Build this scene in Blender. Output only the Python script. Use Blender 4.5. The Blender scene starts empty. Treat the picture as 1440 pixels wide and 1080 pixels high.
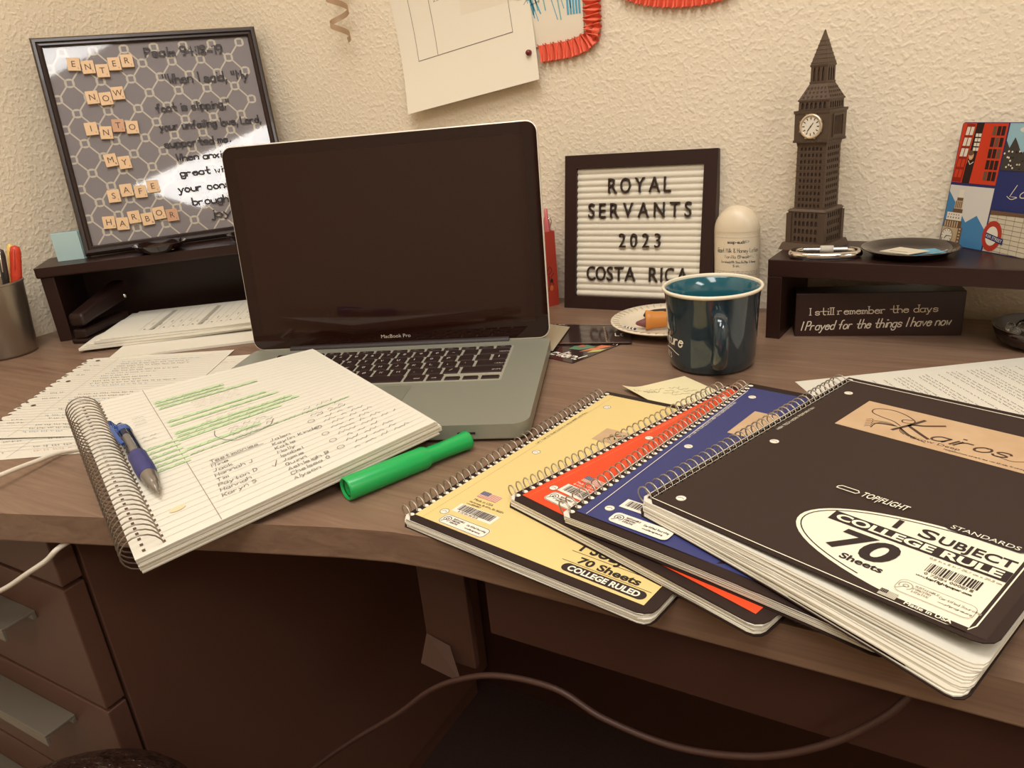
import bpy, bmesh, math, random
from mathutils import Vector as V, Matrix as M
random.seed(7)
R = math.radians
sc = bpy.context.scene
col = sc.collection

# ------------------------------------------------------------------ camera
def cam_matrix():
    x = V((0.8690, 0.4867, -0.0888)).normalized()
    f = V((-0.4840, 0.7992, -0.3565)).normalized()
    z = -f
    y = z.cross(x).normalized(); x = y.cross(z)
    m = M((x, y, z)).transposed().to_4x4()
    m.translation = V((0.0, -0.952, 1.0179))
    return m
cd = bpy.data.cameras.new('camera'); cam = bpy.data.objects.new('camera', cd); col.objects.link(cam)
cam.matrix_world = cam_matrix()
cd.sensor_width = 36; cd.lens = 36 * 1049.48 / 1440; cd.clip_start = .01; cd.clip_end = 50
sc.camera = cam
# ------------------------------------------------------------------ world, lamps, exposure
w = bpy.data.worlds.new('world'); sc.world = w; w.use_nodes = True
w.node_tree.nodes['Background'].inputs[0].default_value = (1, .9, .75, 1)
w.node_tree.nodes['Background'].inputs[1].default_value = .15
vs = sc.view_settings
vs.view_transform = 'Standard'; vs.look = 'None'; vs.exposure = 0.06; vs.gamma = 1; vs.use_curve_mapping = False
LAMPS = [  # x, y, size x, size y, watts
    (-.25, -.92, 1.2, .6, 17), (2.0, -2.1, .6, 1.2, 23), (.30, -1.95, .6, 1.2, 18)]
CEIL = 2.6
for i, (x, y, sx, sy, p) in enumerate(LAMPS):
    l = bpy.data.lights.new('fluorescent_lamp', 'AREA'); l.shape = 'RECTANGLE'; l.size = sx; l.size_y = sy
    l.energy = p; l.color = (1, .99, .965)
    o = bpy.data.objects.new('fluorescent_lamp', l); col.objects.link(o); o.location = (x, y, CEIL - .035)

# ------------------------------------------------------------------ materials
def lin(c):
    c = c / 255
    return c / 12.92 if c <= .04045 else ((c + .055) / 1.055) ** 2.4
def rgb(r, g, b): return (lin(r), lin(g), lin(b), 1)
MATS = {}
def mat(name, c, rough=.6, metal=0, spec=.5, coat=0, alpha=None, trans=0, bump=None, var=None, emit=None):
    if name in MATS: return MATS[name]
    m = bpy.data.materials.new(name); m.use_nodes = True
    nt = m.node_tree; b = nt.nodes['Principled BSDF']
    b.inputs['Base Color'].default_value = rgb(*c); b.inputs['Roughness'].default_value = rough
    b.inputs['Metallic'].default_value = metal; b.inputs['Specular IOR Level'].default_value = spec
    b.inputs['Coat Weight'].default_value = coat; b.inputs['Coat Roughness'].default_value = .03
    b.inputs['Transmission Weight'].default_value = trans
    if emit:
        b.inputs['Emission Color'].default_value = (*emit[0], 1); b.inputs['Emission Strength'].default_value = emit[1]
    if bump or var:
        tc = nt.nodes.new('ShaderNodeTexCoord')
        n = nt.nodes.new('ShaderNodeTexNoise'); s = (bump or var)[0]
        n.inputs['Scale'].default_value = s; n.inputs['Detail'].default_value = 3
        nt.links.new(tc.outputs['Object'], n.inputs['Vector'])
        if bump:
            bp = nt.nodes.new('ShaderNodeBump'); bp.inputs['Strength'].default_value = bump[1]; bp.inputs['Distance'].default_value = bump[2]
            nt.links.new(n.outputs['Fac'], bp.inputs['Height']); nt.links.new(bp.outputs['Normal'], b.inputs['Normal'])
        if var:
            mx = nt.nodes.new('ShaderNodeMix'); mx.data_type = 'RGBA'
            n2 = nt.nodes.new('ShaderNodeTexNoise'); n2.inputs['Scale'].default_value = var[0]; n2.inputs['Detail'].default_value = 4
            nt.links.new(tc.outputs['Object'], n2.inputs['Vector'])
            mx.inputs[6].default_value = rgb(*c); mx.inputs[7].default_value = rgb(*var[1])
            nt.links.new(n2.outputs['Fac'], mx.inputs[0]); nt.links.new(mx.outputs[2], b.inputs['Base Color'])
    MATS[name] = m
    return m
def wood(name, c1, c2, rough=.42, scale=(3, 60, 60)):
    m = bpy.data.materials.new(name); m.use_nodes = True; nt = m.node_tree; b = nt.nodes['Principled BSDF']
    tc = nt.nodes.new('ShaderNodeTexCoord'); mp = nt.nodes.new('ShaderNodeMapping'); mp.inputs['Scale'].default_value = scale
    n1 = nt.nodes.new('ShaderNodeTexNoise'); n1.inputs['Scale'].default_value = 1.6; n1.inputs['Detail'].default_value = 8; n1.inputs['Roughness'].default_value = .7; n1.inputs['Distortion'].default_value = .9
    cr = nt.nodes.new('ShaderNodeValToRGB')
    cr.color_ramp.elements[0].position = .36; cr.color_ramp.elements[0].color = rgb(*c2)
    cr.color_ramp.elements[1].position = .64; cr.color_ramp.elements[1].color = rgb(*c1)
    nt.links.new(tc.outputs['Object'], mp.inputs['Vector']); nt.links.new(mp.outputs['Vector'], n1.inputs['Vector'])
    nt.links.new(n1.outputs['Fac'], cr.inputs['Fac']); nt.links.new(cr.outputs['Color'], b.inputs['Base Color'])
    b.inputs['Roughness'].default_value = rough; b.inputs['Specular IOR Level'].default_value = .35
    bp = nt.nodes.new('ShaderNodeBump'); bp.inputs['Strength'].default_value = .12; bp.inputs['Distance'].default_value = .001
    nt.links.new(n1.outputs['Fac'], bp.inputs['Height']); nt.links.new(bp.outputs['Normal'], b.inputs['Normal'])
    MATS[name] = m; return m
def thin_glass(name, tint=(1, 1, 1), r=.02):
    m = bpy.data.materials.new(name); m.use_nodes = True; nt = m.node_tree
    out = nt.nodes['Material Output']; nt.nodes.remove(nt.nodes['Principled BSDF'])
    t = nt.nodes.new('ShaderNodeBsdfTransparent'); t.inputs[0].default_value = (*tint, 1)
    g = nt.nodes.new('ShaderNodeBsdfGlossy'); g.inputs['Roughness'].default_value = r
    fr = nt.nodes.new('ShaderNodeFresnel'); fr.inputs['IOR'].default_value = 1.5
    mx = nt.nodes.new('ShaderNodeMixShader'); nt.links.new(fr.outputs[0], mx.inputs[0]); nt.links.new(t.outputs[0], mx.inputs[1]); nt.links.new(g.outputs[0], mx.inputs[2])
    nt.links.new(mx.outputs[0], out.inputs['Surface']); MATS[name] = m; return m

PAPER = mat('paper', (224, 217, 200), .8); PAPER2 = mat('paper_darker', (214, 205, 186), .85)  # second paper tone is slightly darker and alternates from sheet to sheet
INK = mat('ink_black', (42, 27, 23), .7); INKB = mat('ink_faded', (112, 98, 90), .8); RULE = mat('rule_line', (188, 180, 172), .8)
GREEN_INK = mat('ink_green', (98, 150, 98), .8); GREEN_HI = mat('highlighter_green', (196, 214, 168), .8); BLUEINK = mat('ink_blue', (120, 160, 190), .8); PINK_INK = mat('ink_pink', (214, 160, 140), .8)
WHITE = mat('white_print', (240, 230, 212), .6); CREAM = mat('cream_print', (240, 232, 208), .6)
BLACKP = mat('black_plastic', (40, 24, 20), .38, spec=.4); BLACKC = mat('black_card', (42, 27, 23), .5, spec=.3, bump=(900, .05, .0003))
DARKWOOD = mat('espresso_laminate', (46, 26, 21), .36, spec=.35, bump=(300, .04, .0004))
METAL = mat('steel_wire', (190, 180, 164), .3, metal=.7); CHROME = mat('chrome', (225, 220, 210), .12, metal=1)
DKMETAL = mat('dark_wire', (150, 136, 122), .32, metal=.7)

# ------------------------------------------------------------------ mesh builder
class B:
    def __init__(s): s.v = []; s.f = []; s.m = []; s.sm = []
    def add(s, vs_, fs, m=0, smooth=False):
        n = len(s.v); s.v += [tuple(p) for p in vs_]
        for f in fs: s.f.append([i + n for i in f]); s.m.append(m); s.sm.append(smooth)
    def obox(s, o, a, b, c, m=0):
        o, a, b, c = V(o), V(a), V(b), V(c)
        s.add([o, o + a, o + a + b, o + b, o + c, o + a + c, o + a + b + c, o + b + c],
              [(0, 3, 2, 1), (4, 5, 6, 7), (0, 1, 5, 4), (1, 2, 6, 5), (2, 3, 7, 6), (3, 0, 4, 7)], m)
    def box(s, x0, x1, y0, y1, z0, z1, m=0): s.obox((x0, y0, z0), (x1 - x0, 0, 0), (0, y1 - y0, 0), (0, 0, z1 - z0), m)
    def frustum(s, w0, w1, z0, z1, m=0, d0=None, d1=None):
        d0 = d0 or w0; d1 = d1 or w1
        p = [(-w0 / 2, -d0 / 2, z0), (w0 / 2, -d0 / 2, z0), (w0 / 2, d0 / 2, z0), (-w0 / 2, d0 / 2, z0), (-w1 / 2, -d1 / 2, z1), (w1 / 2, -d1 / 2, z1), (w1 / 2, d1 / 2, z1), (-w1 / 2, d1 / 2, z1)]
        s.add(p, [(0, 3, 2, 1), (4, 5, 6, 7), (0, 1, 5, 4), (1, 2, 6, 5), (2, 3, 7, 6), (3, 0, 4, 7)], m)
    def prism(s, poly, z0, z1, m=0, top_m=None, zf=None):
        n = len(poly); zf = zf or (lambda x, y: 0)
        s.add([(x, y, z0 + zf(x, y)) for x, y in poly] + [(x, y, z1 + zf(x, y)) for x, y in poly],
              [[n - 1 - i for i in range(n)]] + [[i, (i + 1) % n, n + (i + 1) % n, n + i] for i in range(n)], m)
        s.add([(x, y, z1 + zf(x, y)) for x, y in poly], [list(range(n))], m if top_m is None else top_m)
    def lathe(s, prof, n=32, c=(0, 0, 0), m=0, sy=1, axis=None, smooth=True, caps=(1, 1)):
        vs_ = []; fs = []; k = len(prof)
        ax = V(axis).normalized() if axis else V((0, 0, 1)); q = ax.to_track_quat('Z', 'Y').to_matrix()
        for r, z in prof:
            for i in range(n):
                a = 2 * math.pi * i / n
                vs_.append(V(c) + q @ V((r * math.cos(a), sy * r * math.sin(a), z)))
        for j in range(k - 1):
            for i in range(n):
                fs.append((j * n + i, j * n + (i + 1) % n, (j + 1) * n + (i + 1) % n, (j + 1) * n + i))
        s.add(vs_, fs, m, smooth)
        if caps[0] and prof[0][0] > 1e-6: s.add(vs_[:n], [[n - 1 - i for i in range(n)]], m)
        if caps[1] and prof[-1][0] > 1e-6: s.add(vs_[-n:], [list(range(n))], m)
    def tube(s, pts, r, n=6, closed=False, m=0, rf=None, sq=1):
        pts = [V(p) for p in pts]; k = len(pts); vs_ = []; fs = []; up = None
        for i, p in enumerate(pts):
            t = (pts[(i + 1) % k] - pts[i - 1]) if closed else (pts[min(i + 1, k - 1)] - pts[max(i - 1, 0)])
            t = t.normalized() if t.length > 1e-9 else V((0, 0, 1))
            if up is None: up = V((0, 0, 1)) if abs(t.z) < .9 else V((1, 0, 0))
            a = t.cross(up)
            if a.length < 1e-6: a = t.orthogonal()
            a.normalize(); b = a.cross(t).normalized(); up = b
            rr = r if rf is None else r * rf(i / (k - 1))
            for j in range(n):
                g = 2 * math.pi * j / n
                vs_.append(p + a * rr * math.cos(g) * sq + b * rr * math.sin(g))
        for i in range(k if closed else k - 1):
            for j in range(n):
                fs.append((i * n + j, i * n + (j + 1) % n, ((i + 1) % k) * n + (j + 1) % n, ((i + 1) % k) * n + j))
        s.add(vs_, fs, m, True)
        if not closed:
            s.add(vs_[:n], [[n - 1 - j for j in range(n)]], m); s.add(vs_[-n:], [list(range(n))], m)
    def mesh(s, name, mats):
        me = bpy.data.meshes.new(name); me.from_pydata(s.v, [], s.f)
        for mm in (mats if isinstance(mats, (list, tuple)) else [mats]): me.materials.append(mm)
        me.polygons.foreach_set('material_index', s.m); me.polygons.foreach_set('use_smooth', s.sm); me.update()
        return me
    def build(s, name, mats, parent=None, off=None, bevel=0, seg=2):
        if off is not None:
            o_ = V(off); s.v = [tuple(V(p) - o_) for p in s.v]
        o = bpy.data.objects.new(name, s.mesh(name, mats)); col.objects.link(o)
        if parent is not None: o.parent = parent
        elif off is not None: o.location = off
        if bevel:
            bv = o.modifiers.new('bevel', 'BEVEL'); bv.width = bevel; bv.segments = seg; bv.limit_method = 'ANGLE'; bv.angle_limit = R(40); bv.harden_normals = False
        return o
def tag(o, label=None, cat=None, group=None, kind=None):
    if label: o['label'] = label
    if cat: o['category'] = cat
    if group: o['group'] = group
    if kind: o['kind'] = kind
    return o
def thing(name, label, cat, loc=(0, 0, 0), rotz=0, group=None, mw=None):
    o = bpy.data.objects.new(name, None); col.objects.link(o); o.empty_display_size = .02
    if mw is not None: o.matrix_world = mw
    else: o.location = loc; o.rotation_euler = (0, 0, rotz)
    return tag(o, label, cat, group)
def axes(o, x, y, z):
    m = M((V(x), V(y), V(z))).transposed().to_4x4(); m.translation = V(o); return m
def rrect(x0, x1, y0, y1, r, n=5):
    p = []
    for cx, cy, a0 in ((x1 - r, y1 - r, 0), (x0 + r, y1 - r, 90), (x0 + r, y0 + r, 180), (x1 - r, y0 + r, 270)):
        for i in range(n + 1):
            a = R(a0 + 90 * i / n); p.append((cx + r * math.cos(a), cy + r * math.sin(a)))
    return p
def catmull(pts, sub=6, closed=False):
    pts = [V(p) for p in pts]; n = len(pts); out = []
    rng = range(n) if closed else range(n - 1)
    for i in rng:
        p1, p2 = pts[i], pts[(i + 1) % n]
        p0 = pts[i - 1] if (closed or i > 0) else p1 * 2 - p2
        p3 = pts[(i + 2) % n] if (closed or i + 2 < n) else p2 * 2 - p1
        for k in range(sub):
            t = k / sub
            out.append(.5 * ((2 * p1) + (p2 - p0) * t + (2 * p0 - 5 * p1 + 4 * p2 - p3) * t * t + (3 * p1 - p0 - 3 * p2 + p3) * t ** 3))
    if not closed: out.append(pts[-1])
    return out

# ------------------------------------------------------------------ flat print: stroke alphabet + outline alphabet
G = {'A': '02 28 42|14 34', 'B': '02 08|~08 38 46 35 05|~05 35 44 33 02', 'C': '~47 38 18 06 04 12 32 43', 'D': '02 08|~08 28 46 44 22 02', 'E': '48 08 02 42|05 35', 'F': '48 08 02|05 35',
     'G': '~47 38 18 06 04 12 32 43 45|45 25', 'H': '08 02|48 42|05 45', 'I': '28 22', 'J': '~38 34 22 12 03', 'K': '08 02|48 04|15 42', 'L': '08 02 42', 'M': '02 08 25 48 42', 'N': '02 08 42 48',
     'O': '~28 17 05 13 22 33 45 37 28', 'P': '02 08|~08 38 47 46 35 05', 'Q': '~28 17 05 13 22 33 45 37 28|34 42', 'R': '02 08|~08 38 47 46 35 05|25 42', 'S': '~47 28 07 16 35 44 33 22 03', 'T': '08 48|28 22',
     'U': '~08 04 12 32 44 48', 'V': '08 22 48', 'W': '08 12 26 32 48', 'X': '08 42|48 02', 'Y': '08 25 48|25 22', 'Z': '08 48 02 42',
     'a': '~45 35 15 04 03 12 32 43|45 42', 'b': '08 02|~04 15 35 44 43 32 12 03', 'c': '~44 35 15 04 03 12 32 43', 'd': '48 42|~44 35 15 04 03 12 32 43', 'e': '~04 44 35 15 04 03 12 32 43', 'f': '~48 38 27 22|05 35',
     'g': '~45 35 15 04 03 12 32 43|~45 42 41 30 10 01', 'h': '08 02|~04 15 35 44 42', 'i': '25 22|27 27', 'j': '~35 31 20 10|37 37', 'k': '08 02|35 03|14 42', 'l': '28 22', 'm': '05 02|~04 15 24 22|~24 35 44 42',
     'n': '05 02|~04 15 35 44 42', 'o': '~25 15 04 03 12 32 43 44 35 25', 'p': '05 00|~04 15 35 44 43 32 12 03', 'q': '45 40|~44 35 15 04 03 12 32 43', 'r': '05 02|~04 15 35', 's': '~3.9,4.3 3,5 1,5 0.2,4.3 1,3.7 3,3.4 3.9,2.8 3,2 1,2 0.1,2.7',
     't': '~28 23 32 42|05 45', 'u': '~05 03 12 32 43|45 42', 'v': '05 22 45', 'w': '05 12 24 32 45', 'x': '05 42|45 02', 'y': '05 22|~45 22 10 00', 'z': '05 45 02 42',
     '0': '~28 17 05 13 22 33 45 37 28', '1': '07 28 22', '2': '~07 18 38 46 24 02|02 42', '3': '~07 18 38 46 25 15|~25 44 43 32 12 03', '4': '32 38 04 44', '5': '48 08 05|~05 35 44 43 32 12 03', '6': '~38 17 04 13 32 43 35 15 04',
     '7': '08 48 12', '8': '~25 07 18 38 47 25 03 12 32 43 25', '9': '~46 35 15 06 07 18 38 47 44 22', ':': '25 25|22 22', '-': '04 44', '"': '18 16|38 36', "'": '28 26', ',': '22 10', '.': '22 22', '!': '28 24|22 22', '&': '~43 12 04 37 18 07 42', '/': '02 48', '|': '29 20'}
NARROW = set("iIlj.,:'!|1")
_bf = {}
def bfont(s, spacing=1.0, off=0):
    k = (s, spacing, off)
    if k not in _bf:
        c = bpy.data.curves.new('t', 'FONT'); c.body = s; c.size = 1; c.resolution_u = 4; c.space_character = spacing; c.offset = off
        o = bpy.data.objects.new('t', c); col.objects.link(o)
        dg = bpy.context.evaluated_depsgraph_get(); me = o.evaluated_get(dg).to_mesh()
        vv = [(p.co.x, p.co.y) for p in me.vertices]; ff = [list(p.vertices) for p in me.polygons]
        _bf[k] = (vv, ff); bpy.data.objects.remove(o); bpy.data.curves.remove(c)
    return _bf[k]
class Ink:
    """flat lettering and printed shapes in a surface's own (u,v); mapped onto the surface at build"""
    def __init__(s, mp=None, h=.00025): s.b = B(); s.mp = mp or (lambda u, v, h: (u, v, h)); s.h = h
    def poly(s, pts, m=0, h=0): s.b.add([(u, v, h) for u, v in pts], [list(range(len(pts)))], m)
    def grid(s, u0, u1, v0, v1, nu, nv, m=0, h=0):
        s.b.add([(u0 + (u1 - u0) * i / nu, v0 + (v1 - v0) * j / nv, h) for j in range(nv + 1) for i in range(nu + 1)],
                [(j * (nu + 1) + i, j * (nu + 1) + i + 1, (j + 1) * (nu + 1) + i + 1, (j + 1) * (nu + 1) + i) for j in range(nv) for i in range(nu)], m)
    def rect(s, u0, u1, v0, v1, m=0, h=0): s.poly([(u0, v0), (u1, v0), (u1, v1), (u0, v1)], m, h)
    def ell(s, cu, cv, a, b, m=0, h=0, n=20, a0=0, a1=360): s.poly([(cu + a * math.cos(R(a0 + (a1 - a0) * i / n)), cv + b * math.sin(R(a0 + (a1 - a0) * i / n))) for i in range(n)], m, h)
    def line(s, pts, w_, m=0, h=0, seg=None, smooth=0, closed=False):
        pts = [V((p[0], p[1], 0)) for p in pts]
        if smooth and len(pts) > 2: pts = catmull(pts, smooth, closed)
        if closed: pts = list(pts) + [pts[0]]
        if seg:
            q = [pts[0]]
            for a, b in zip(pts, pts[1:]):
                k = max(1, int((b - a).length / seg))
                q += [a + (b - a) * (i + 1) / k for i in range(k)]
            pts = q
        if len(pts) == 2 and (pts[1] - pts[0]).length < 1e-9: pts = [pts[0] - V((w_ * .45, 0, 0)), pts[0] + V((w_ * .45, 0, 0))]
        k = len(pts); L = []; Rr = []
        for i in range(k):
            t = pts[min(i + 1, k - 1)] - pts[max(i - 1, 0)]
            if t.length < 1e-12: t = V((1, 0, 0))
            t.normalize(); n_ = V((-t.y, t.x, 0)) * w_ / 2
            e_ = V((0, 0, 0))
            if not closed and i == 0: e_ = -t * w_ * .35
            if not closed and i == k - 1: e_ = t * w_ * .35
            L.append(pts[i] + n_ + e_); Rr.append(pts[i] - n_ + e_)
        s.b.add([(p.x, p.y, h) for p in L] + [(p.x, p.y, h) for p in Rr], [(k + i, k + i + 1, i + 1, i) for i in range(k - 1)], m)
    def text(s, t, u, v, H, w_=None, m=0, h=0, slant=0, ang=0, jit=0, asp=1.0, serif=False, width=None, sub=3):
        """single-stroke text, H = cap height, (u,v) = baseline start"""
        un = H / 6; w_ = w_ or H * .12; ca, sa = math.cos(R(ang)), math.sin(R(ang))
        adv = sum((2.2 if c in NARROW else 3.2 if c == ' ' else 5.4) for c in t) * un * asp
        if width: asp *= width / adv
        x = 0
        for c in t:
            if c == ' ': x += 3.2; continue
            nr = c in NARROW; x0 = x - (1 if nr else 0) ; dv = random.uniform(-jit, jit) * 6
            for st in G.get(c, '').split('|'):
                sm = st.startswith('~'); q = []
                for tk in st.lstrip('~').split():
                    px_, py_ = (float(z_) for z_ in tk.split(',')) if ',' in tk else (int(tk[0]), int(tk[1]))
                    gx, gy = px_ + random.uniform(-jit, jit) + x0, py_ - 2 + random.uniform(-jit, jit) + dv * .3
                    gx = gx * asp + gy * slant
                    q.append((u + (gx * ca - gy * sa) * un, v + (gx * sa + gy * ca) * un))
                if not q: continue
                s.line(q, w_, m, h, smooth=sub if sm else 0)
                if serif and not sm:
                    for e_, tk in ((q[0], st.split()[0]), (q[-1], st.split()[-1])):
                        if tk[1] in '258': s.line([(e_[0] - un * .8, e_[1]), (e_[0] + un * .8, e_[1])], w_ * .8, m, h)
            x += 2.2 if nr else 5.4
        return u + x * un * asp
    def scrib(s, u, v, L, H, m=0, w_=None, h=0, ang=0, step=None):
        """illegible cursive: a wobbling line broken into words"""
        ca, sa = math.cos(R(ang)), math.sin(R(ang)); x = 0; step = step or H * .55
        while x < L:
            n = random.randint(3, 8); q = []
            for i in range(n):
                if x > L: break
                y = (H * random.uniform(.35, 1.0) if i % 2 else random.uniform(0, .25) * H)
                q.append((u + x * ca - y * sa, v + x * sa + y * ca)); x += step
            if len(q) > 1: s.line(q, w_ or H * .14, m, h)
            x += step * 1.2
    def bt(s, t, u, v, H=None, width=None, m=0, h=0, slant=0, ang=0, spacing=1.0, bold=0):
        """outline text; H = cap height, width fits the run"""
        vv, ff = bfont(t, spacing, bold * .7 / (H or .7)); x0 = min(p[0] for p in vv); x1 = max(p[0] for p in vv)
        sy = (H or .7) / .70; sx = sy if width is None else width / (x1 - x0)
        if H is None: sy = sx
        ca, sa = math.cos(R(ang)), math.sin(R(ang))
        for dx in (0,):
            P = []
            for x, y in vv:
                a, b = (x - x0) * sx + y * sy * slant + dx, y * sy
                P.append((u + a * ca - b * sa, v + a * sa + b * ca, h + abs(dx) * .01))
            s.b.add(P, ff, m)
    def build(s, name, mats, parent=None, off=None):
        s.b.v = [tuple(s.mp(u, v, s.h + h)) for u, v, h in s.b.v]
        return s.b.build(name, mats, parent, off)

def copy_to(o, parent=None, loc=None, rot=None):
    c = o.copy(); col.objects.link(c); c.parent = parent
    if loc is not None: c.location = loc
    if rot is not None: c.rotation_euler = rot
    return c
# ================================================================== THE SETTING
WX = -1.205
def wall_mat():
    m = mat('textured_wall_paint', (236, 220, 194), .75); nt = m.node_tree; b = nt.nodes['Principled BSDF']
    tc = nt.nodes.new('ShaderNodeTexCoord')
    n1 = nt.nodes.new('ShaderNodeTexNoise'); n1.inputs['Scale'].default_value = 165; n1.inputs['Detail'].default_value = 1.5; n1.inputs['Roughness'].default_value = .5; n1.inputs['Distortion'].default_value = .15
    n2 = nt.nodes.new('ShaderNodeTexNoise'); n2.inputs['Scale'].default_value = 42; n2.inputs['Detail'].default_value = 2
    cr = nt.nodes.new('ShaderNodeValToRGB'); cr.color_ramp.elements[0].position = .46; cr.color_ramp.elements[1].position = .68
    ad = nt.nodes.new('ShaderNodeMath'); ad.operation = 'MULTIPLY_ADD'; ad.inputs[1].default_value = .5
    for n in (n1, n2): nt.links.new(tc.outputs['Object'], n.inputs['Vector'])
    nt.links.new(n1.outputs['Fac'], cr.inputs['Fac']); nt.links.new(n2.outputs['Fac'], ad.inputs[0]); nt.links.new(cr.outputs['Color'], ad.inputs[2])
    bp = nt.nodes.new('ShaderNodeBump'); bp.inputs['Strength'].default_value = .33; bp.inputs['Distance'].default_value = .0019
    nt.links.new(ad.outputs[0], bp.inputs['Height']); nt.links.new(bp.outputs['Normal'], b.inputs['Normal'])
    return m
WALL = wall_mat()
def structure(name, bld, mats, bevel=0):
    o = bld.build(name, mats, bevel=bevel); return tag(o, kind='structure')
b = B(); b.box(WX - .1, 2.7, 0, .1, 0, CEIL); structure('wall_back', b, WALL)
b = B(); b.box(WX - .1, WX, -3.7, 0, 0, CEIL); structure('wall_left', b, WALL)
b = B(); b.box(2.6, 2.7, -3.7, 0, 0, CEIL); structure('wall_right', b, WALL)
b = B(); b.box(WX - .1, .55, -3.7, -3.6, 0, CEIL); b.box(1.45, 2.7, -3.7, -3.6, 0, CEIL); b.box(.55, 1.45, -3.7, -3.6, 2.06, CEIL); structure('wall_front', b, WALL)
b = B(); b.box(.55, 1.45, -3.69, -3.65, .01, 2.06); d1 = structure('door_1', b, wood('door_wood', (120, 84, 60), (98, 66, 46)))
b = B(); b.lathe([(.0, 0), (.028, .0), (.028, .01), (.012, .02), (.012, .045), (.028, .055), (.028, .075), (0, .085)], 16, (.63, -3.65, 1.0), axis=(0, 1, 0)); b.build('door_knob', CHROME, d1)
b = B(); b.box(.48, .55, -3.62, -3.585, 0, 2.13); b.box(1.45, 1.52, -3.62, -3.585, 0, 2.13); b.box(.55, 1.45, -3.62, -3.585, 2.06, 2.13); structure('trim_1', b, mat('door_trim', (220, 208, 186), .4))
b = B(); b.box(WX - .1, 2.7, -3.7, .1, -.1, 0); structure('floor', b, mat('brown_carpet', (74, 46, 34), .95, bump=(700, .5, .003), var=(260, (52, 30, 22))))
b = B(); b.box(WX - .1, 2.7, -3.7, .1, CEIL, CEIL + .1); structure('ceiling', b, mat('ceiling_tile', (216, 206, 186), .9, bump=(400, .3, .002)))
for i, (x, y, sx, sy, p) in enumerate(LAMPS):
    t = thing('ceiling_light', ['recessed ceiling light panel directly over the desk', 'recessed ceiling light panel in the far right of the room', 'recessed ceiling light panel behind the desk chair area'][i], 'ceiling light', (x, y, CEIL), group='ceiling light panels')
    b = B(); hx, hy = sx / 2, sy / 2
    for x0, x1, y0, y1 in ((-hx - .03, hx + .03, -hy - .03, -hy), (-hx - .03, hx + .03, hy, hy + .03), (-hx - .03, -hx, -hy, hy), (hx, hx + .03, -hy, hy)): b.box(x0, x1, y0, y1, -.02, -.0)
    b.build('frame', mat('light_frame', (225, 220, 205), .5), t)
    b = B(); b.box(-hx, hx, -hy, hy, -.016, -.002); b.build('diffuser', mat('light_diffuser', (245, 238, 220), .5, emit=((1, .99, .965), 1.2)), t)

# ================================================================== DESK
DZ = .74; EB = .7132
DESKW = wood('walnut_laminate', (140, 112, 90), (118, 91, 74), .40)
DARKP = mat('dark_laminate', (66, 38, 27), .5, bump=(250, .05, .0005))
desk = thing('desk', 'brown woodgrain laminate corner desk filling the corner under both walls', 'desk', (0, 0, 0))
edge = [(WX + .002, -.002), (1.3, -.002), (1.3, -.6035), (-.27, -.6035)]
edge = [(WX + .002, -.002), (WX + .002, -.877)] + [(-.40, -.6305)] + [(-.36, -.6185), (-.32, -.6088), (-.285, -.6045), (-.25, -.6035)] + [(1.3, -.6035), (1.3, -.002)]
b = B(); b.prism(edge, EB, DZ); b.build('desk_top', DESKW, desk, bevel=.0018)
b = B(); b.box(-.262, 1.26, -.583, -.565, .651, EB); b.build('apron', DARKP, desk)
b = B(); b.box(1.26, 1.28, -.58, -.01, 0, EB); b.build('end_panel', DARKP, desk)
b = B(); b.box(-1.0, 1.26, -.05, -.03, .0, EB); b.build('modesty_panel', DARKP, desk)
b = B(); b.box(-.348, -.301, -.556, -.549, .580, EB); b.add([(-.348, -.556, .604), (-.322, -.558, .600), (-.301, -.575, .580), (-.348, -.570, .581)], [(0, 1, 2, 3), (3, 2, 1, 0)]); b.build('support_bracket', mat('bracket_metal', (76, 48, 36), .5), desk, bevel=.001)
# drawer pedestal
ped = thing('drawer_cabinet', 'brown laminate drawer pedestal with grey tab pulls under the left of the desk', 'cabinet', (-.855, -.68, 0))
PEDM = mat('pedestal_laminate', (92, 60, 46), .5, bump=(250, .05, .0005)); PULL = mat('grey_pull', (126, 116, 102), .4, metal=.3)
b = B(); b.box(-.205, .205, .0225, .62, .05, EB - .0005); b.box(-.19, .19, .06, .6, 0, .05); b.build('carcass', PEDM, ped, bevel=.001)
for z0, z1, hz in ((.648, .710, None), (.508, .644, .600), (.366, .504, .471), (.06, .362, .31)):
    b = B(); b.box(-.2045, .2045, 0, .0195, z0, z1); d = b.build('drawer', PEDM, ped, bevel=.0012)
    if hz:
        b = B(); b.box(-.135, .135, -.031, .0, hz, hz + .003); b.box(-.135, .135, -.031, -.028, hz - .011, hz); b.box(-.135, .135, -.004, 0, hz - .006, hz); b.build('drawer_pull', PULL, d, bevel=.0006)
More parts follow.
